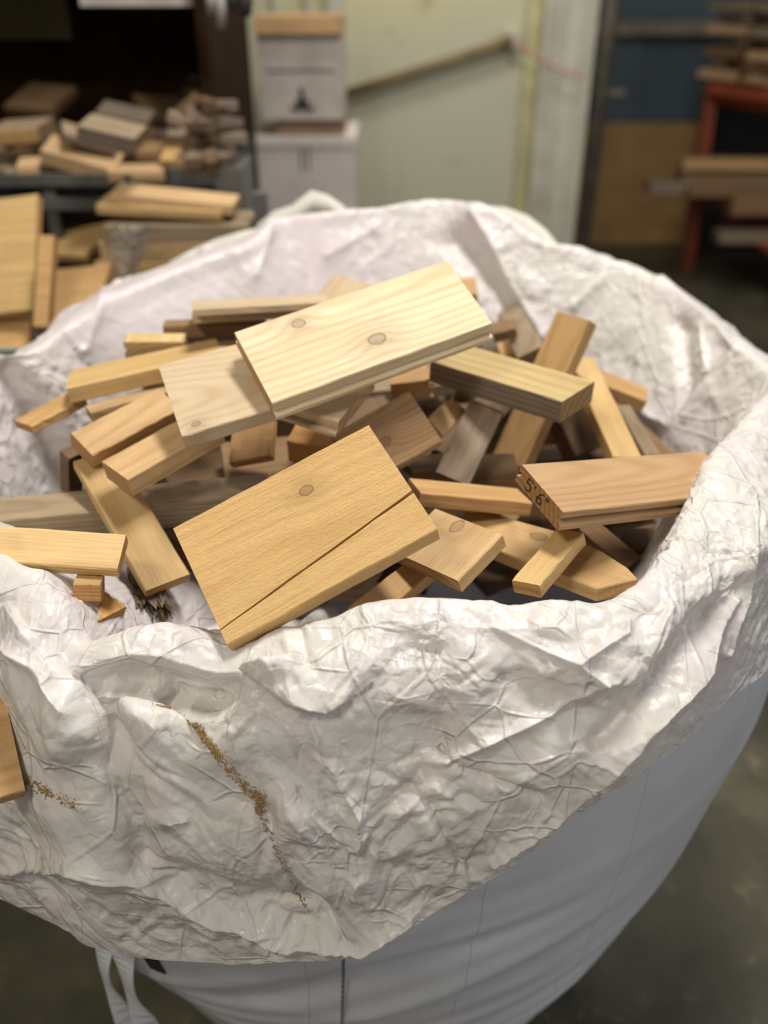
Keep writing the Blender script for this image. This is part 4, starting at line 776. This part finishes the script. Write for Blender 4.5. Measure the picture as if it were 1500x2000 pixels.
for i, (mt, t_) in enumerate((('sawn_tan_plain', .042), ('brown', .03), ('honey_pale', .035), ('sawn_tan_plain', .04), ('beam', .033))):
    w_ = .34 - .012 * i
    stick('stacked_board', (-.455 + .01 * i, 1.845, zz + t_ / 2), (1, .02 * (i % 3 - 1), 0), w_, .13, t_, MT[mt], ['lowest board', 'second board from the bottom', 'middle pale board', 'second board from the top', 'topmost board'][i] + ' of the neat stack standing on the box behind the bag', 'boards stacked on the box'); zz += t_ + .0005
po = MB().box((-.262, 1.80, 0), (-.235, 1.83, 1.17)).build('steel_upright', STEEL); tag(po, 'grey steel upright between the boxed stack and the white cartons', 'post')
# bent sheet of clear wrap at the stack's corner
V = []; Fc = []; nu, nv = 14, 14; r = random.Random(8)
for i in range(nu):
    for j in range(nv):
        a_ = at_y(205 + 70 * i / 13 * (1 - .3 * j / 13) + 20 * (1 - j / 13), 440 + 130 * j / 13, 1.70 + .05 * abs(i / 13 - .6) + r.uniform(-.004, .004)); V.append(a_)
for i in range(nu - 1):
    for j in range(nv - 1): Fc.append((i*nv+j, (i+1)*nv+j, (i+1)*nv+j+1, i*nv+j+1))
o = mesh_obj('plastic_wrap', V, Fc, WR); _nt = WR.node_tree; _t = node(_nt, 'ShaderNodeBsdfTransparent'); _m = node(_nt, 'ShaderNodeMixShader'); _m.inputs[0].default_value = .55; _nt.links.new(_nt.nodes['Principled BSDF'].outputs[0], _m.inputs[1]); _nt.links.new(_t.outputs[0], _m.inputs[2]); _nt.links.new(_m.outputs[0], _nt.nodes['Material Output'].inputs[0])
tag(o, 'crumpled dusty plastic wrap beside the boxed stack behind the bag', 'wrap')
md = o.modifiers.new('thickness', 'SOLIDIFY'); md.thickness = .002

# ------------------------------------------------------------------ bulk bag body
BC = np.array([0.0, 1.045])
def body_r(z):
    return np.interp(z, [0, .06, .2, .4, .6, .8, .95, 1.05, 1.12], [.33, .36, .412, .475, .525, .545, .54, .51, .485])
def body_fold(ph, z):
    w_ = z * 62 - ph * 9.0 + 1.6 * np.sin(ph * 3 + z * 4) + 1.2 * np.sin(z * 17 + ph)
    am = .0055 * np.clip(np.sin(ph * 2.3 + z * 5 + .6) * .8 + .45, .05, 1)
    return am * (np.sin(w_) + .45 * np.sin(w_ * 2.1 + 1)) + .008 * np.sin(ph * 4 + .7) * np.sin(z * 3.0) + .05 * np.clip(np.cos(ph + 2.25), 0, 1) ** 5 * np.clip((z - .35) * 3, 0, 1)
def body_pt(ph, z, off=0.0):
    r = body_r(z) + body_fold(ph, z) + off
    return np.stack([BC[0] - .03 * np.clip(.9 - z, 0, .6) / .6 + r * np.cos(ph), BC[1] + r * np.sin(ph), z + 0 * ph], -1)
nu, nv = 360, 150
ph = np.linspace(0, 2*np.pi, nu, endpoint=False); zz = np.linspace(0.002, .985, nv)
PH, ZZ = np.meshgrid(ph, zz, indexing='ij'); V = body_pt(PH, ZZ).reshape(-1, 3)
I, J = np.meshgrid(np.arange(nu), np.arange(nv - 1), indexing='ij'); I2 = (I + 1) % nu
Fq = np.stack([I*nv+J, I2*nv+J, I2*nv+J+1, I*nv+J+1], -1).reshape(-1, 4)
bag = empty('bulk_bag', (BC[0], BC[1], 0)); tag(bag, 'large white woven bulk bag of wood offcuts standing on the concrete floor', 'bag')
def grid_mesh(name, V, Fq, mat, uv=None, parent=None, extra=()):
    me = bpy.data.meshes.new(name); me.from_pydata(V.tolist(), [], Fq.tolist() + list(extra)); me.materials.append(mat)
    me.polygons.foreach_set('use_smooth', [True] * len(me.polygons))
    if uv is not None:
        l = me.uv_layers.new(name='UVMap'); li = np.zeros(len(me.loops), dtype=np.int32); me.loops.foreach_get('vertex_index', li)
        l.data.foreach_set('uv', uv[li].astype(np.float32).ravel())
    me.update(); o = bpy.data.objects.new(name, me); return link(o, parent)
uvb = np.stack([PH * .54, ZZ], -1).reshape(-1, 2)
VB = V - np.array([BC[0], BC[1], 0])
grid_mesh('woven_body', VB, Fq, WOVEN, uvb, bag, [tuple(int(i*nv) for i in reversed(range(nu)))])
# stitched seam: small dashes down the front
sm = MB(); ph0 = math.atan2(-.55, -.030)
for k in range(70):
    z = .88 - k * .0085; a_ = body_pt(np.array([ph0 + .0 * k]), np.array([z]), .0030)[0]; a_ = a_ - np.array([BC[0], BC[1], 0])
    sm.box((a_[0] - .0013, a_[1] - .0012, a_[2] - .0024), (a_[0] + .0013, a_[1] + .0015, a_[2] + .0024))
o = sm.build('stitching', STITCH, bag)
def patch(name, phs, zs, off, mat, parent, n=6):
    V = []; 
    for a_ in np.linspace(phs[0], phs[1], n):
        for z in np.linspace(zs[0], zs[1], n):
            for o_ in (off, off + .0012): V.append(body_pt(np.array([a_]), np.array([z]), o_)[0] - np.array([BC[0], BC[1], 0]))
    Fc = []; ix = lambda i, j, k: (i*n + j)*2 + k
    for i in range(n-1):
        for j in range(n-1):
            for k in (0, 1): Fc.append((ix(i,j,k), ix(i+1,j,k), ix(i+1,j+1,k), ix(i,j+1,k)))
    for i in range(n-1):
        for j in (0, n-1): Fc.append((ix(i,j,0), ix(i+1,j,0), ix(i+1,j,1), ix(i,j,1)))
        for j in (0, n-1): Fc.append((ix(j,i,0), ix(j,i+1,0), ix(j,i+1,1), ix(j,i,1)))
    return mesh_obj(name, V, Fc, mat, parent)
def solve(px, py):
    # point of the bag's side seen at a pixel of the front
    r = ray(px, py); best = None
    for y in np.linspace(.44, 1.0, 1200):
        p = CAM + r * (y / r[1]); p[0] += .03 * min(max(.9 - p[2], 0), .6) / .6; rr = math.hypot(p[0] - BC[0], p[1] - BC[1]); a_ = math.atan2(p[1] - BC[1], p[0] - BC[0])
        if rr <= body_r(p[2]) + body_fold(a_, p[2]): return a_, p[2]
    return None
for (x0, x1, y0, y1) in ((286, 320, 1880, 1908), (226, 246, 1866, 1896)):
    s1 = solve(x1, y0)
    if s1: patch('printed_mark', (s1[0] - (x1 - x0) * .0010, s1[0]), (s1[1] - .022, s1[1] + .02), .004, BLACK, bag)
def ribbon(name, pts, w, mat, parent, label=None, wd=None, sub=8):
    pts = [np.array(p, float) for p in pts]; P = []
    for i in range(len(pts) - 1):
        p0, p1, p2, p3 = pts[max(i-1, 0)], pts[i], pts[i+1], pts[min(i+2, len(pts)-1)]
        for t in np.linspace(0, 1, sub, endpoint=False): P.append(.5*((2*p1)+(-p0+p2)*t+(2*p0-5*p1+4*p2-p3)*t*t+(-p0+3*p1-3*p2+p3)*t**3))
    P.append(pts[-1]); V = []; wd = np.array(wd if wd is not None else (1, 0, 0), float); wd /= np.linalg.norm(wd)
    nrm = None
    for i, p in enumerate(P):
        d = P[min(i+1, len(P)-1)] - P[max(i-1, 0)]; d /= np.linalg.norm(d) + 1e-9
        tw = wd * math.cos(.8 * math.sin(i * .25)) + np.cross(d, wd) * math.sin(.8 * math.sin(i * .25)); n_ = np.cross(d, tw); n_ /= np.linalg.norm(n_) + 1e-9
        for a_, b2 in ((-1, 0), (1, 0), (1, 1), (-1, 1)): V.append(p + tw * w / 2 * a_ + n_ * .0016 * b2)
    Fc = [(0, 1, 2, 3), tuple(len(V) - 1 - k for k in range(4))]
    for i in range(len(P) - 1):
        for j in range(4): Fc.append((4*i+j, 4*i+(j+1) % 4, 4*i+4+(j+1) % 4, 4*i+4+j))
    off = np.array([*parent.location]) if parent else 0
    o = mesh_obj(name, [v - off for v in V], Fc, mat, parent, smooth=False)
    if label: o['label'] = label
    return o
ribbon('hanging_strap', [at_y(205, 1840, .56), at_y(205, 1900, .56), at_y(232, 1960, .565), at_y(265, 2060, .57)], .022, WOVEN, bag, 'narrow loose strap at the lower left', sub=6)
ribbon('hanging_strap', [at_y(238, 1850, .54), at_y(250, 1920, .54), at_y(280, 1985, .55), at_y(310, 2080, .56)], .030, WOVEN, bag, 'wider loose strap at the lower left', sub=6)
# lifting loop peeping over the far rim, and the bag's own rim behind the liner
def rim_sheet(name, top, drop, label):
    V = []; n = len(top)
    for p in top:
        c_ = np.array([BC[0], BC[1], 0]); 
        for k in range(6): q = p.copy(); q[2] -= drop * k / 5; q[:2] += (BC - p[:2]) / np.linalg.norm(BC - p[:2]) * (.02 * math.sin(k * 1.1)); V.append(q - c_)
    Fc = [(i*6+j, (i+1)*6+j, (i+1)*6+j+1, i*6+j+1) for i in range(n-1) for j in range(5)]
    o = mesh_obj(name, V, Fc, CREAMFAB, bag, smooth=True); o['label'] = label
    m_ = o.modifiers.new('t', 'SOLIDIFY'); m_.thickness = .0015; return o
rim_sheet('lifting_loop', [at_y(x, y, yy) for x, y, yy in ((500, 440, 1.54), (535, 412, 1.56), (570, 400, 1.57), (608, 371, 1.58), (640, 380, 1.58), (672, 402, 1.57), (700, 440, 1.56))], .07, 'cream lifting loop standing over the far rim')
rim_sheet('bag_rim', [at_y(x, y, yy) for x, y, yy in ((330, 512, 1.40), (370, 490, 1.43), (420, 467, 1.46), (470, 452, 1.50), (510, 444, 1.53))], .12, 'cream outer rim showing behind the back left of the liner')
rim_sheet('bag_rim', [at_y(x, y, yy) for x, y, yy in ((940, 402, 1.60), (985, 404, 1.60), (1030, 420, 1.59), (1065, 447, 1.56), (1090, 478, 1.52), (1110, 500, 1.50))], .12, 'greyish outer rim showing behind the back right of the liner')

# ------------------------------------------------------------------ liner: measured rim and hem, crumpled film between
RIM = [('w',-.53,.95,1.12),('w',-.50,.80,1.11),(-90,1010,1.11),(0,1108,1.10),(45,1132,1.095),(92,1195,1.085),(138,1264,1.065),(205,1247,1.075),(300,1230,1.08),(440,1264,1.07),
 (540,1246,1.08),(640,1212,1.09),(720,1180,1.10),(850,1172,1.105),(980,1178,1.105),(1100,1182,1.105),(1215,1166,1.105),(1285,1110,1.11),(1330,1040,1.115),(1372,968,1.12),
 (1425,892,1.125),(1505,795,1.13),('w',.49,.98,1.13),(1500,700,1.12),(1400,618,1.13),(1320,560,1.14),(1250,520,1.15),(1130,480,1.17),(1060,462,1.18),(960,400,1.22),(850,386,1.22),
 (740,398,1.22),(620,408,1.215),(540,424,1.205),(480,466,1.19),(400,492,1.18),(300,530,1.17),(200,575,1.16),(100,640,1.14),(20,690,1.13),('w',-.53,1.06,1.125)]
HEM = [('w',-.70,.95,.80),('w',-.66,.80,.76),(-150,1700,.62),(0,1755,.55),(100,1800,.52),(170,1845,.50),(240,1868,.482),(330,1882,.47),(430,1886,.46),(540,1884,.455),
 (640,1878,.452),(730,1842,.455),(800,1810,.46),(900,1755,.465),(1000,1692,.475),(1080,1632,.49),(1160,1570,.51),(1230,1480,.55),(1290,1370,.60),(1370,1280,.67),
 (1440,1228,.74),(1530,1185,.84),('w',.62,.98,.85),('w',.63,1.12,.85),('w',.60,1.28,.85),('w',.53,1.42,.85),('w',.46,1.50,.85),('w',.37,1.56,.85),('w',.28,1.60,.85),('w',.20,1.62,.85),('w',.10,1.64,.85),
 ('w',.0,1.64,.85),('w',-.12,1.62,.85),('w',-.20,1.60,.85),('w',-.28,1.56,.85),('w',-.36,1.50,.85),('w',-.44,1.42,.85),('w',-.52,1.32,.85),('w',-.57,1.20,.85),('w',-.60,1.10,.85),('w',-.62,1.04,.83)]
def rp(e): return np.array(e[1:], float) if e[0] == 'w' else at_z(*e)
def hp(e): return np.array(e[1:], float) if e[0] == 'w' else at_y(*e)
RP = np.array([rp(e) for e in RIM]); HP = np.array([hp(e) for e in HEM]); N = len(RP)
cols = []
for k in range(N):
    R0, H0 = RP[k], HP[k]; d = R0[:2] - BC; rr = np.linalg.norm(d); n2 = d / rr
    back = R0[1] > 1.15
    def at(r_, z_): return np.array([BC[0] + n2[0]*r_, BC[1] + n2[1]*r_, z_])
    inner = [at(rr - (.13 if back else .10), .86), at(rr - (.11 if back else .075), R0[2] - .16), at(rr - (.075 if back else .055), R0[2] - .085), at(rr - (.035 if back else .030), R0[2] - .028), at(rr - .008, R0[2] - .002)]
    if 11 <= k <= 19: inner = [at(rr - .12, .86), at(rr - .085, R0[2] - .16), at(rr - .052, R0[2] - .10), at(rr - .024, R0[2] - .045), at(rr - .006, R0[2] - .004)]
    if 2 <= k <= 10: inner = [at(rr - .26, .86), at(rr - .19, R0[2] - .115), at(rr - .11, R0[2] - .075), at(rr - .045, R0[2] - .032), at(rr - .008, R0[2] - .002)]
    hd = H0[:2] - BC; hr = np.linalg.norm(hd); outer = []
    for t in (.10, .28, .5, .75, 1.0):
        p2 = d * (1 - t) + hd * t; r_ = rr * (1 - t) + hr * t; nn = p2 / np.linalg.norm(p2); z_ = R0[2] * (1 - t) + H0[2] * t
        r_ += .045 * math.sin(math.pi * min(1, t * 1.15)) ** .8 + (.02 if t == .10 else 0)
        r_ = max(r_, float(body_r(np.array(z_))) + .018)
        if t == 1.0: outer.append(H0.copy() if hr > float(body_r(np.array(H0[2]))) + .012 else at(float(body_r(np.array(H0[2]))) + .014, H0[2]))
        else: outer.append(np.array([BC[0] + nn[0]*r_, BC[1] + nn[1]*r_, z_ - .004]))
    cols.append(inner + outer)
G = np.array(cols)                                     # N x 10 x 3
def cr(P, t, per):
    n = len(P); i = np.floor(t).astype(int); f = (t - i)[:, None, None]
    def g(k): return P[(i + k) % n] if per else P[np.clip(i + k, 0, n - 1)]
    a_, b2, c_, d_ = g(-1), g(0), g(1), g(2)
    return .5*((2*b2)+(c_-a_)*f+(2*a_-5*b2+4*c_-d_)*f*f+(-a_+3*b2-3*c_+d_)*f**3)
NU, NV = 1500, 390
_w = np.interp(np.arange(N), [0, 2, 3, 21, 23, 29, 39, N], [.5, .8, 1.5, 1.5, .9, .75, .7, .5]); _w = _w * (np.linalg.norm(np.roll(RP, -1, 0) - RP, axis=1) + .02)
tu = np.interp(np.linspace(0, 1, NU, endpoint=False), np.concatenate([[0], np.cumsum(_w) / _w.sum()]), np.arange(N + 1))
# more samples where the camera looks
A = cr(G, tu, True)                                    # NU x 10 x 3
tv = np.concatenate([np.linspace(0, 4.5, 120, endpoint=False), np.linspace(4.5, 9, NV - 120)])
tv = np.minimum(tv, 8.9999)
B_ = cr(A.transpose(1, 0, 2), tv, False).transpose(1, 0, 2)   # NU x NV x 3
P0 = B_.copy()
du = np.roll(P0, -1, 0) - np.roll(P0, 1, 0); dv = np.gradient(P0, axis=1)
Nn = np.cross(dv, du); Nn /= np.linalg.norm(Nn, axis=-1, keepdims=True) + 1e-12
# orient: at the front outer wall the normal must face the camera
kf = int(np.argmin(np.abs(tu - 12)))
if Nn[kf, 290, 1] > 0: Nn = -Nn
# arc-length coordinates
su = np.cumsum(np.linalg.norm(P0[:, 190] - np.roll(P0[:, 190], 1, 0), axis=-1))[:, None] * np.ones((1, NV))
sv = np.cumsum(np.linalg.norm(np.diff(P0, axis=1, prepend=P0[:, :1]), axis=-1), axis=1)
def hsh(i, j, s):
    h = (i * 374761393 + j * 668265263 + s * 1274126177) & 0xffffffff; h = ((h ^ (h >> 13)) * 1274126177) & 0xffffffff
    return ((h ^ (h >> 16)) & 0xffff) / 65535.0
def lin(x, y, s):
    # piecewise linear values on a triangular lattice: flat facets with sharp folds
    k = (x + y) * .3660254; i = np.floor(x + k).astype(np.int64); j = np.floor(y + k).astype(np.int64)
    fx = x + k - i; fy = y + k - j; up = fx > fy
    a_ = hsh(i, j, s); c_ = hsh(i + 1, j + 1, s); b2 = np.where(up, hsh(i + 1, j, s), hsh(i, j + 1, s))
    hi = np.maximum(fx, fy); lo = np.minimum(fx, fy)
    return a_ * (1 - hi) + b2 * (hi - lo) + c_ * lo
def smo(x, y, s):
    i = np.floor(x).astype(np.int64); j = np.floor(y).astype(np.int64); fx = x - i; fy = y - j; fx = fx*fx*(3-2*fx); fy = fy*fy*(3-2*fy)
    return (hsh(i, j, s)*(1-fx)+hsh(i+1, j, s)*fx)*(1-fy)+(hsh(i, j+1, s)*(1-fx)+hsh(i+1, j+1, s)*fx)*fy
def crumple(x, y):
    H = 0; 
    for k, (sc, am, rot, an) in enumerate(((.21, .011, .4, 1.0), (.11, .0062, 1.1, 1.7), (.060, .0042, 2.0, 1.6), (.034, .0042, .7, 1.8), (.019, .0027, 2.6, 1.5), (.010, .0012, 1.4, 1.4))):
        wx = x + .30 * sc * (smo(x / sc * .9, y / sc * .9, 50 + k) - .5) * 2; wy = y + .30 * sc * (smo(x / sc * .9 + 7, y / sc * .9, 60 + k) - .5) * 2
        c_, s_ = math.cos(rot), math.sin(rot); X = (wx * c_ + wy * s_) / sc; Y = (-wx * s_ + wy * c_) / sc * an
        v = lin(X, Y, k); w = np.abs(lin(X * .8 + 31, Y * .8, 20 + k) - .5) * 2
        pm = 1.0 if k < 2 else .25 + 1.25 * np.clip((smo(x / .11 + k, y / .11, 70 + k) - .38) * 4, 0, 1)
        H = H + am * pm * ((v - .5) + (w - .5) * .8)
    return H
mask = smo(su / .16, sv / .14, 90); mask = .45 + .85 * mask
Cr = crumple(su, sv)
vi = np.arange(NV)[None, :]; inner = vi < 120
amp = np.where(inner, .55, 1.0) * mask
isback = P0[..., 1] > 1.12
left = P0[..., 0] < -.05
amp = np.where(inner & isback & left, amp * .35, amp)
# settle to nothing where the film lies on the bag at the hem
D = Cr * amp; D = D * np.clip(1.25 - .9 * np.clip((tv[None, :] - 8.0), 0, 1), .35, 1)
px = proj(P0.reshape(-1, 3)).reshape(NU, NV, 2)
def pdist(poly):
    poly = np.array(poly, float); best = np.full(px.shape[:2], 1e9); side = np.zeros(px.shape[:2])
    for a_, b2 in zip(poly, poly[1:]):
        ab = b2 - a_; t = np.clip(((px - a_) @ ab) / (ab @ ab), 0, 1); q = a_ + t[..., None] * ab; d = np.linalg.norm(px - q, axis=-1)
        cr_ = ab[0] * (px[..., 1] - a_[1]) - ab[1] * (px[..., 0] - a_[0]); m_ = d < best; side = np.where(m_, np.sign(cr_), side); best = np.where(m_, d, best)
    return best, side
facing = np.einsum('ijk,ijk->ij', Nn, CAM - P0) > 0
def sel(where):
    if where == 'o': return (~inner) & (P0[..., 1] < 1.0)
    if where == 'ib': return inner & isback
    return vi < 150
FEAT = [('o','g',[(235,1318),(320,1322),(410,1345)],50,-.034),('o','g',[(185,1262),(300,1245),(430,1285),(540,1310)],26,.012),
 ('o','s',[(505,1335),(565,1375),(635,1386),(700,1352),(765,1305)],55,.016),('o','g',[(560,1290),(690,1290)],50,.008),
 ('o','g',[(800,1300),(770,1390)],60,-.022),('o','g',[(560,1560),(590,1600)],40,.008),
 ('o','e',[(330,1335),(370,1400),(425,1475),(480,1540),(512,1590),(540,1680),(600,1785)],22,-.014),
 ('o','e',[(-60,1690),(130,1692),(250,1725),(400,1800),(560,1850),(700,1852),(800,1790)],20,.016),('o','g',[(330,1730),(480,1780),(620,1800)],38,-.016),
 ('o','g',[(120,1180),(165,1300),(215,1430),(250,1600),(268,1700)],30,-.020),('o','g',[(60,1180),(90,1300),(120,1450)],40,.014),
 ('o','e',[(5,1268),(70,1310),(135,1388)],14,.008),('o','g',[(200,1330),(300,1430),(330,1560)],36,.008),
 ('o','e',[(870,1490),(980,1440),(1080,1395),(1180,1330)],16,.010),('o','e',[(600,1390),(640,1500),(700,1600),(690,1750)],14,.008),
 ('o','e',[(850,1270),(800,1420),(900,1500),(1060,1560)],12,-.009),('o','e',[(1420,1170),(1340,1330),(1230,1460),(1120,1560),(960,1680)],18,.014),
 ('o','g',[(1370,1200),(1290,1330),(1180,1450)],26,-.014),('o','e',[(1230,1130),(1225,1240),(1130,1300)],12,.009),('o','e',[(900,1200),(1040,1260),(1180,1330)],12,.006),
 ('o','e',[(740,1500),(850,1590),(900,1700)],12,-.008),('o','e',[(1460,1080),(1440,1180),(1400,1270)],16,.014),('o','g',[(1000,1330),(1130,1380)],40,-.012),
 ('ib','e',[(1500,735),(1465,770),(1440,820)],14,.022),('ib','g',[(1495,700),(1440,760),(1425,830)],14,-.020),('ib','e',[(1290,545),(1400,640),(1450,700)],10,.010),('ib','g',[(890,470),(960,540),(1000,600)],30,-.030),('ib','e',[(925,415),(1000,560),(1060,660)],14,.018),('ib','e',[(640,500),(740,440)],14,.008),
 ('ib','e',[(530,430),(500,540)],18,.010),('ib','g',[(1330,640),(1340,800),(1330,900)],18,-.014),('ib','e',[(1370,640),(1385,780),(1380,850)],12,.012),('ib','e',[(1140,720),(1230,790),(1300,830)],14,.014),
 ('ib','e',[(200,580),(170,680),(70,740)],20,.008),('ib','e',[(1180,540),(1120,600)],14,.008)]
for wh, ty, poly, w, am in FEAT:
    d, sd = pdist(poly); m_ = sel(wh)
    if ty == 'g': f = np.exp(-(d / w) ** 2)
    elif ty == 'e': f = np.exp(-d / w) - .2 * np.exp(-(d / (2.5 * w)) ** 2)
    else: f = np.where(sd < 0, 1, np.exp(-d / 3.0)) * np.exp(-(d / w) ** 2)
    D = D + np.where(m_, am * f, 0)
P1 = P0 + Nn * D[..., None]
# keep the film outside the woven body, and clear of the floor side
rad = P1[..., :2] - BC; rl = np.linalg.norm(rad, axis=-1); ang = np.arctan2(rad[..., 1], rad[..., 0])
need = body_r(P1[..., 2]) + body_fold(ang, P1[..., 2]) + .004 + .010 * np.clip((Cr + .02) / .04, 0, 1)
push = (~inner) & (P1[..., 2] < 1.075) & (vi > 132)
k_ = np.where(push & (rl < need), need / rl, 1.0)
P1[..., 0] = BC[0] + rad[..., 0] * k_; P1[..., 1] = BC[1] + rad[..., 1] * k_
I, J = np.meshgrid(np.arange(NU), np.arange(NV - 1), indexing='ij'); I2 = (I + 1) % NU
Fq = np.stack([I*NV+J, I2*NV+J, I2*NV+J+1, I*NV+J+1], -1).reshape(-1, 4)
liner = grid_mesh('bag_liner', P1.reshape(-1, 3), Fq, FILM, np.stack([su, sv], -1).reshape(-1, 2))
tag(liner, 'crinkled translucent white liner film draped over the rim of the bulk bag', 'liner')
# sawdust caught in the creases of the draped liner
px1 = proj(P1.reshape(-1, 3)).reshape(NU, NV, 2); rs = np.random.default_rng(3); pv = []; pf = []
flat = px1[:, 150:].reshape(-1, 2); pos = P1[:, 150:].reshape(-1, 3); nor = Nn[:, 150:].reshape(-1, 3)
okm = (pos[:, 1] < .8) & (np.abs(flat[:, 0] - 400) < 450); flat = flat[okm]; pos = pos[okm]; nor = nor[okm]
def dust(poly, n, spread, size):
    poly = np.array(poly, float)
    for _ in range(n):
        t = rs.random() ** .8 * (len(poly) - 1); i = int(min(t, len(poly) - 2)); q = poly[i] + (poly[i+1] - poly[i]) * (t - i) + rs.normal(0, spread, 2)
        j = np.argmin(((flat - q) ** 2).sum(1)); c_ = pos[j] + nor[j] * .0008; s_ = size * rs.uniform(.5, 1.4); k = len(pv)
        for e in range(6): v = rs.normal(0, 1, 3); v = np.eye(3)[e // 2] * (1 if e % 2 else -1) * s_ * rs.uniform(.5, 1.3) + rs.normal(0, s_ * .2, 3); pv.append(c_ + v)
        pf.extend([(k+a_, k+b2, k+c2) for a_ in (0, 1) for b2 in (2, 3) for c2 in (4, 5)])
dust([(372, 1402), (400, 1440), (430, 1480)], 560, 4.0, .0008); dust([(430, 1480), (478, 1535), (510, 1560), (508, 1590)], 520, 5.0, .0008)
dust([(508, 1590), (535, 1650), (560, 1700), (602, 1780)], 170, 3.0, .0007); dust([(325, 1330), (345, 1338), (360, 1336)], 130, 2.5, .0009)
dust([(52, 1520), (75, 1538), (95, 1548), (150, 1575)], 170, 5, .0009); dust([(310, 1360), (330, 1340)], 30, 3, .0007)
so = mesh_obj('sawdust', pv, pf, DUST); tag(so, 'line of golden sawdust caught in a crease of the draped liner', 'sawdust', kind='stuff')
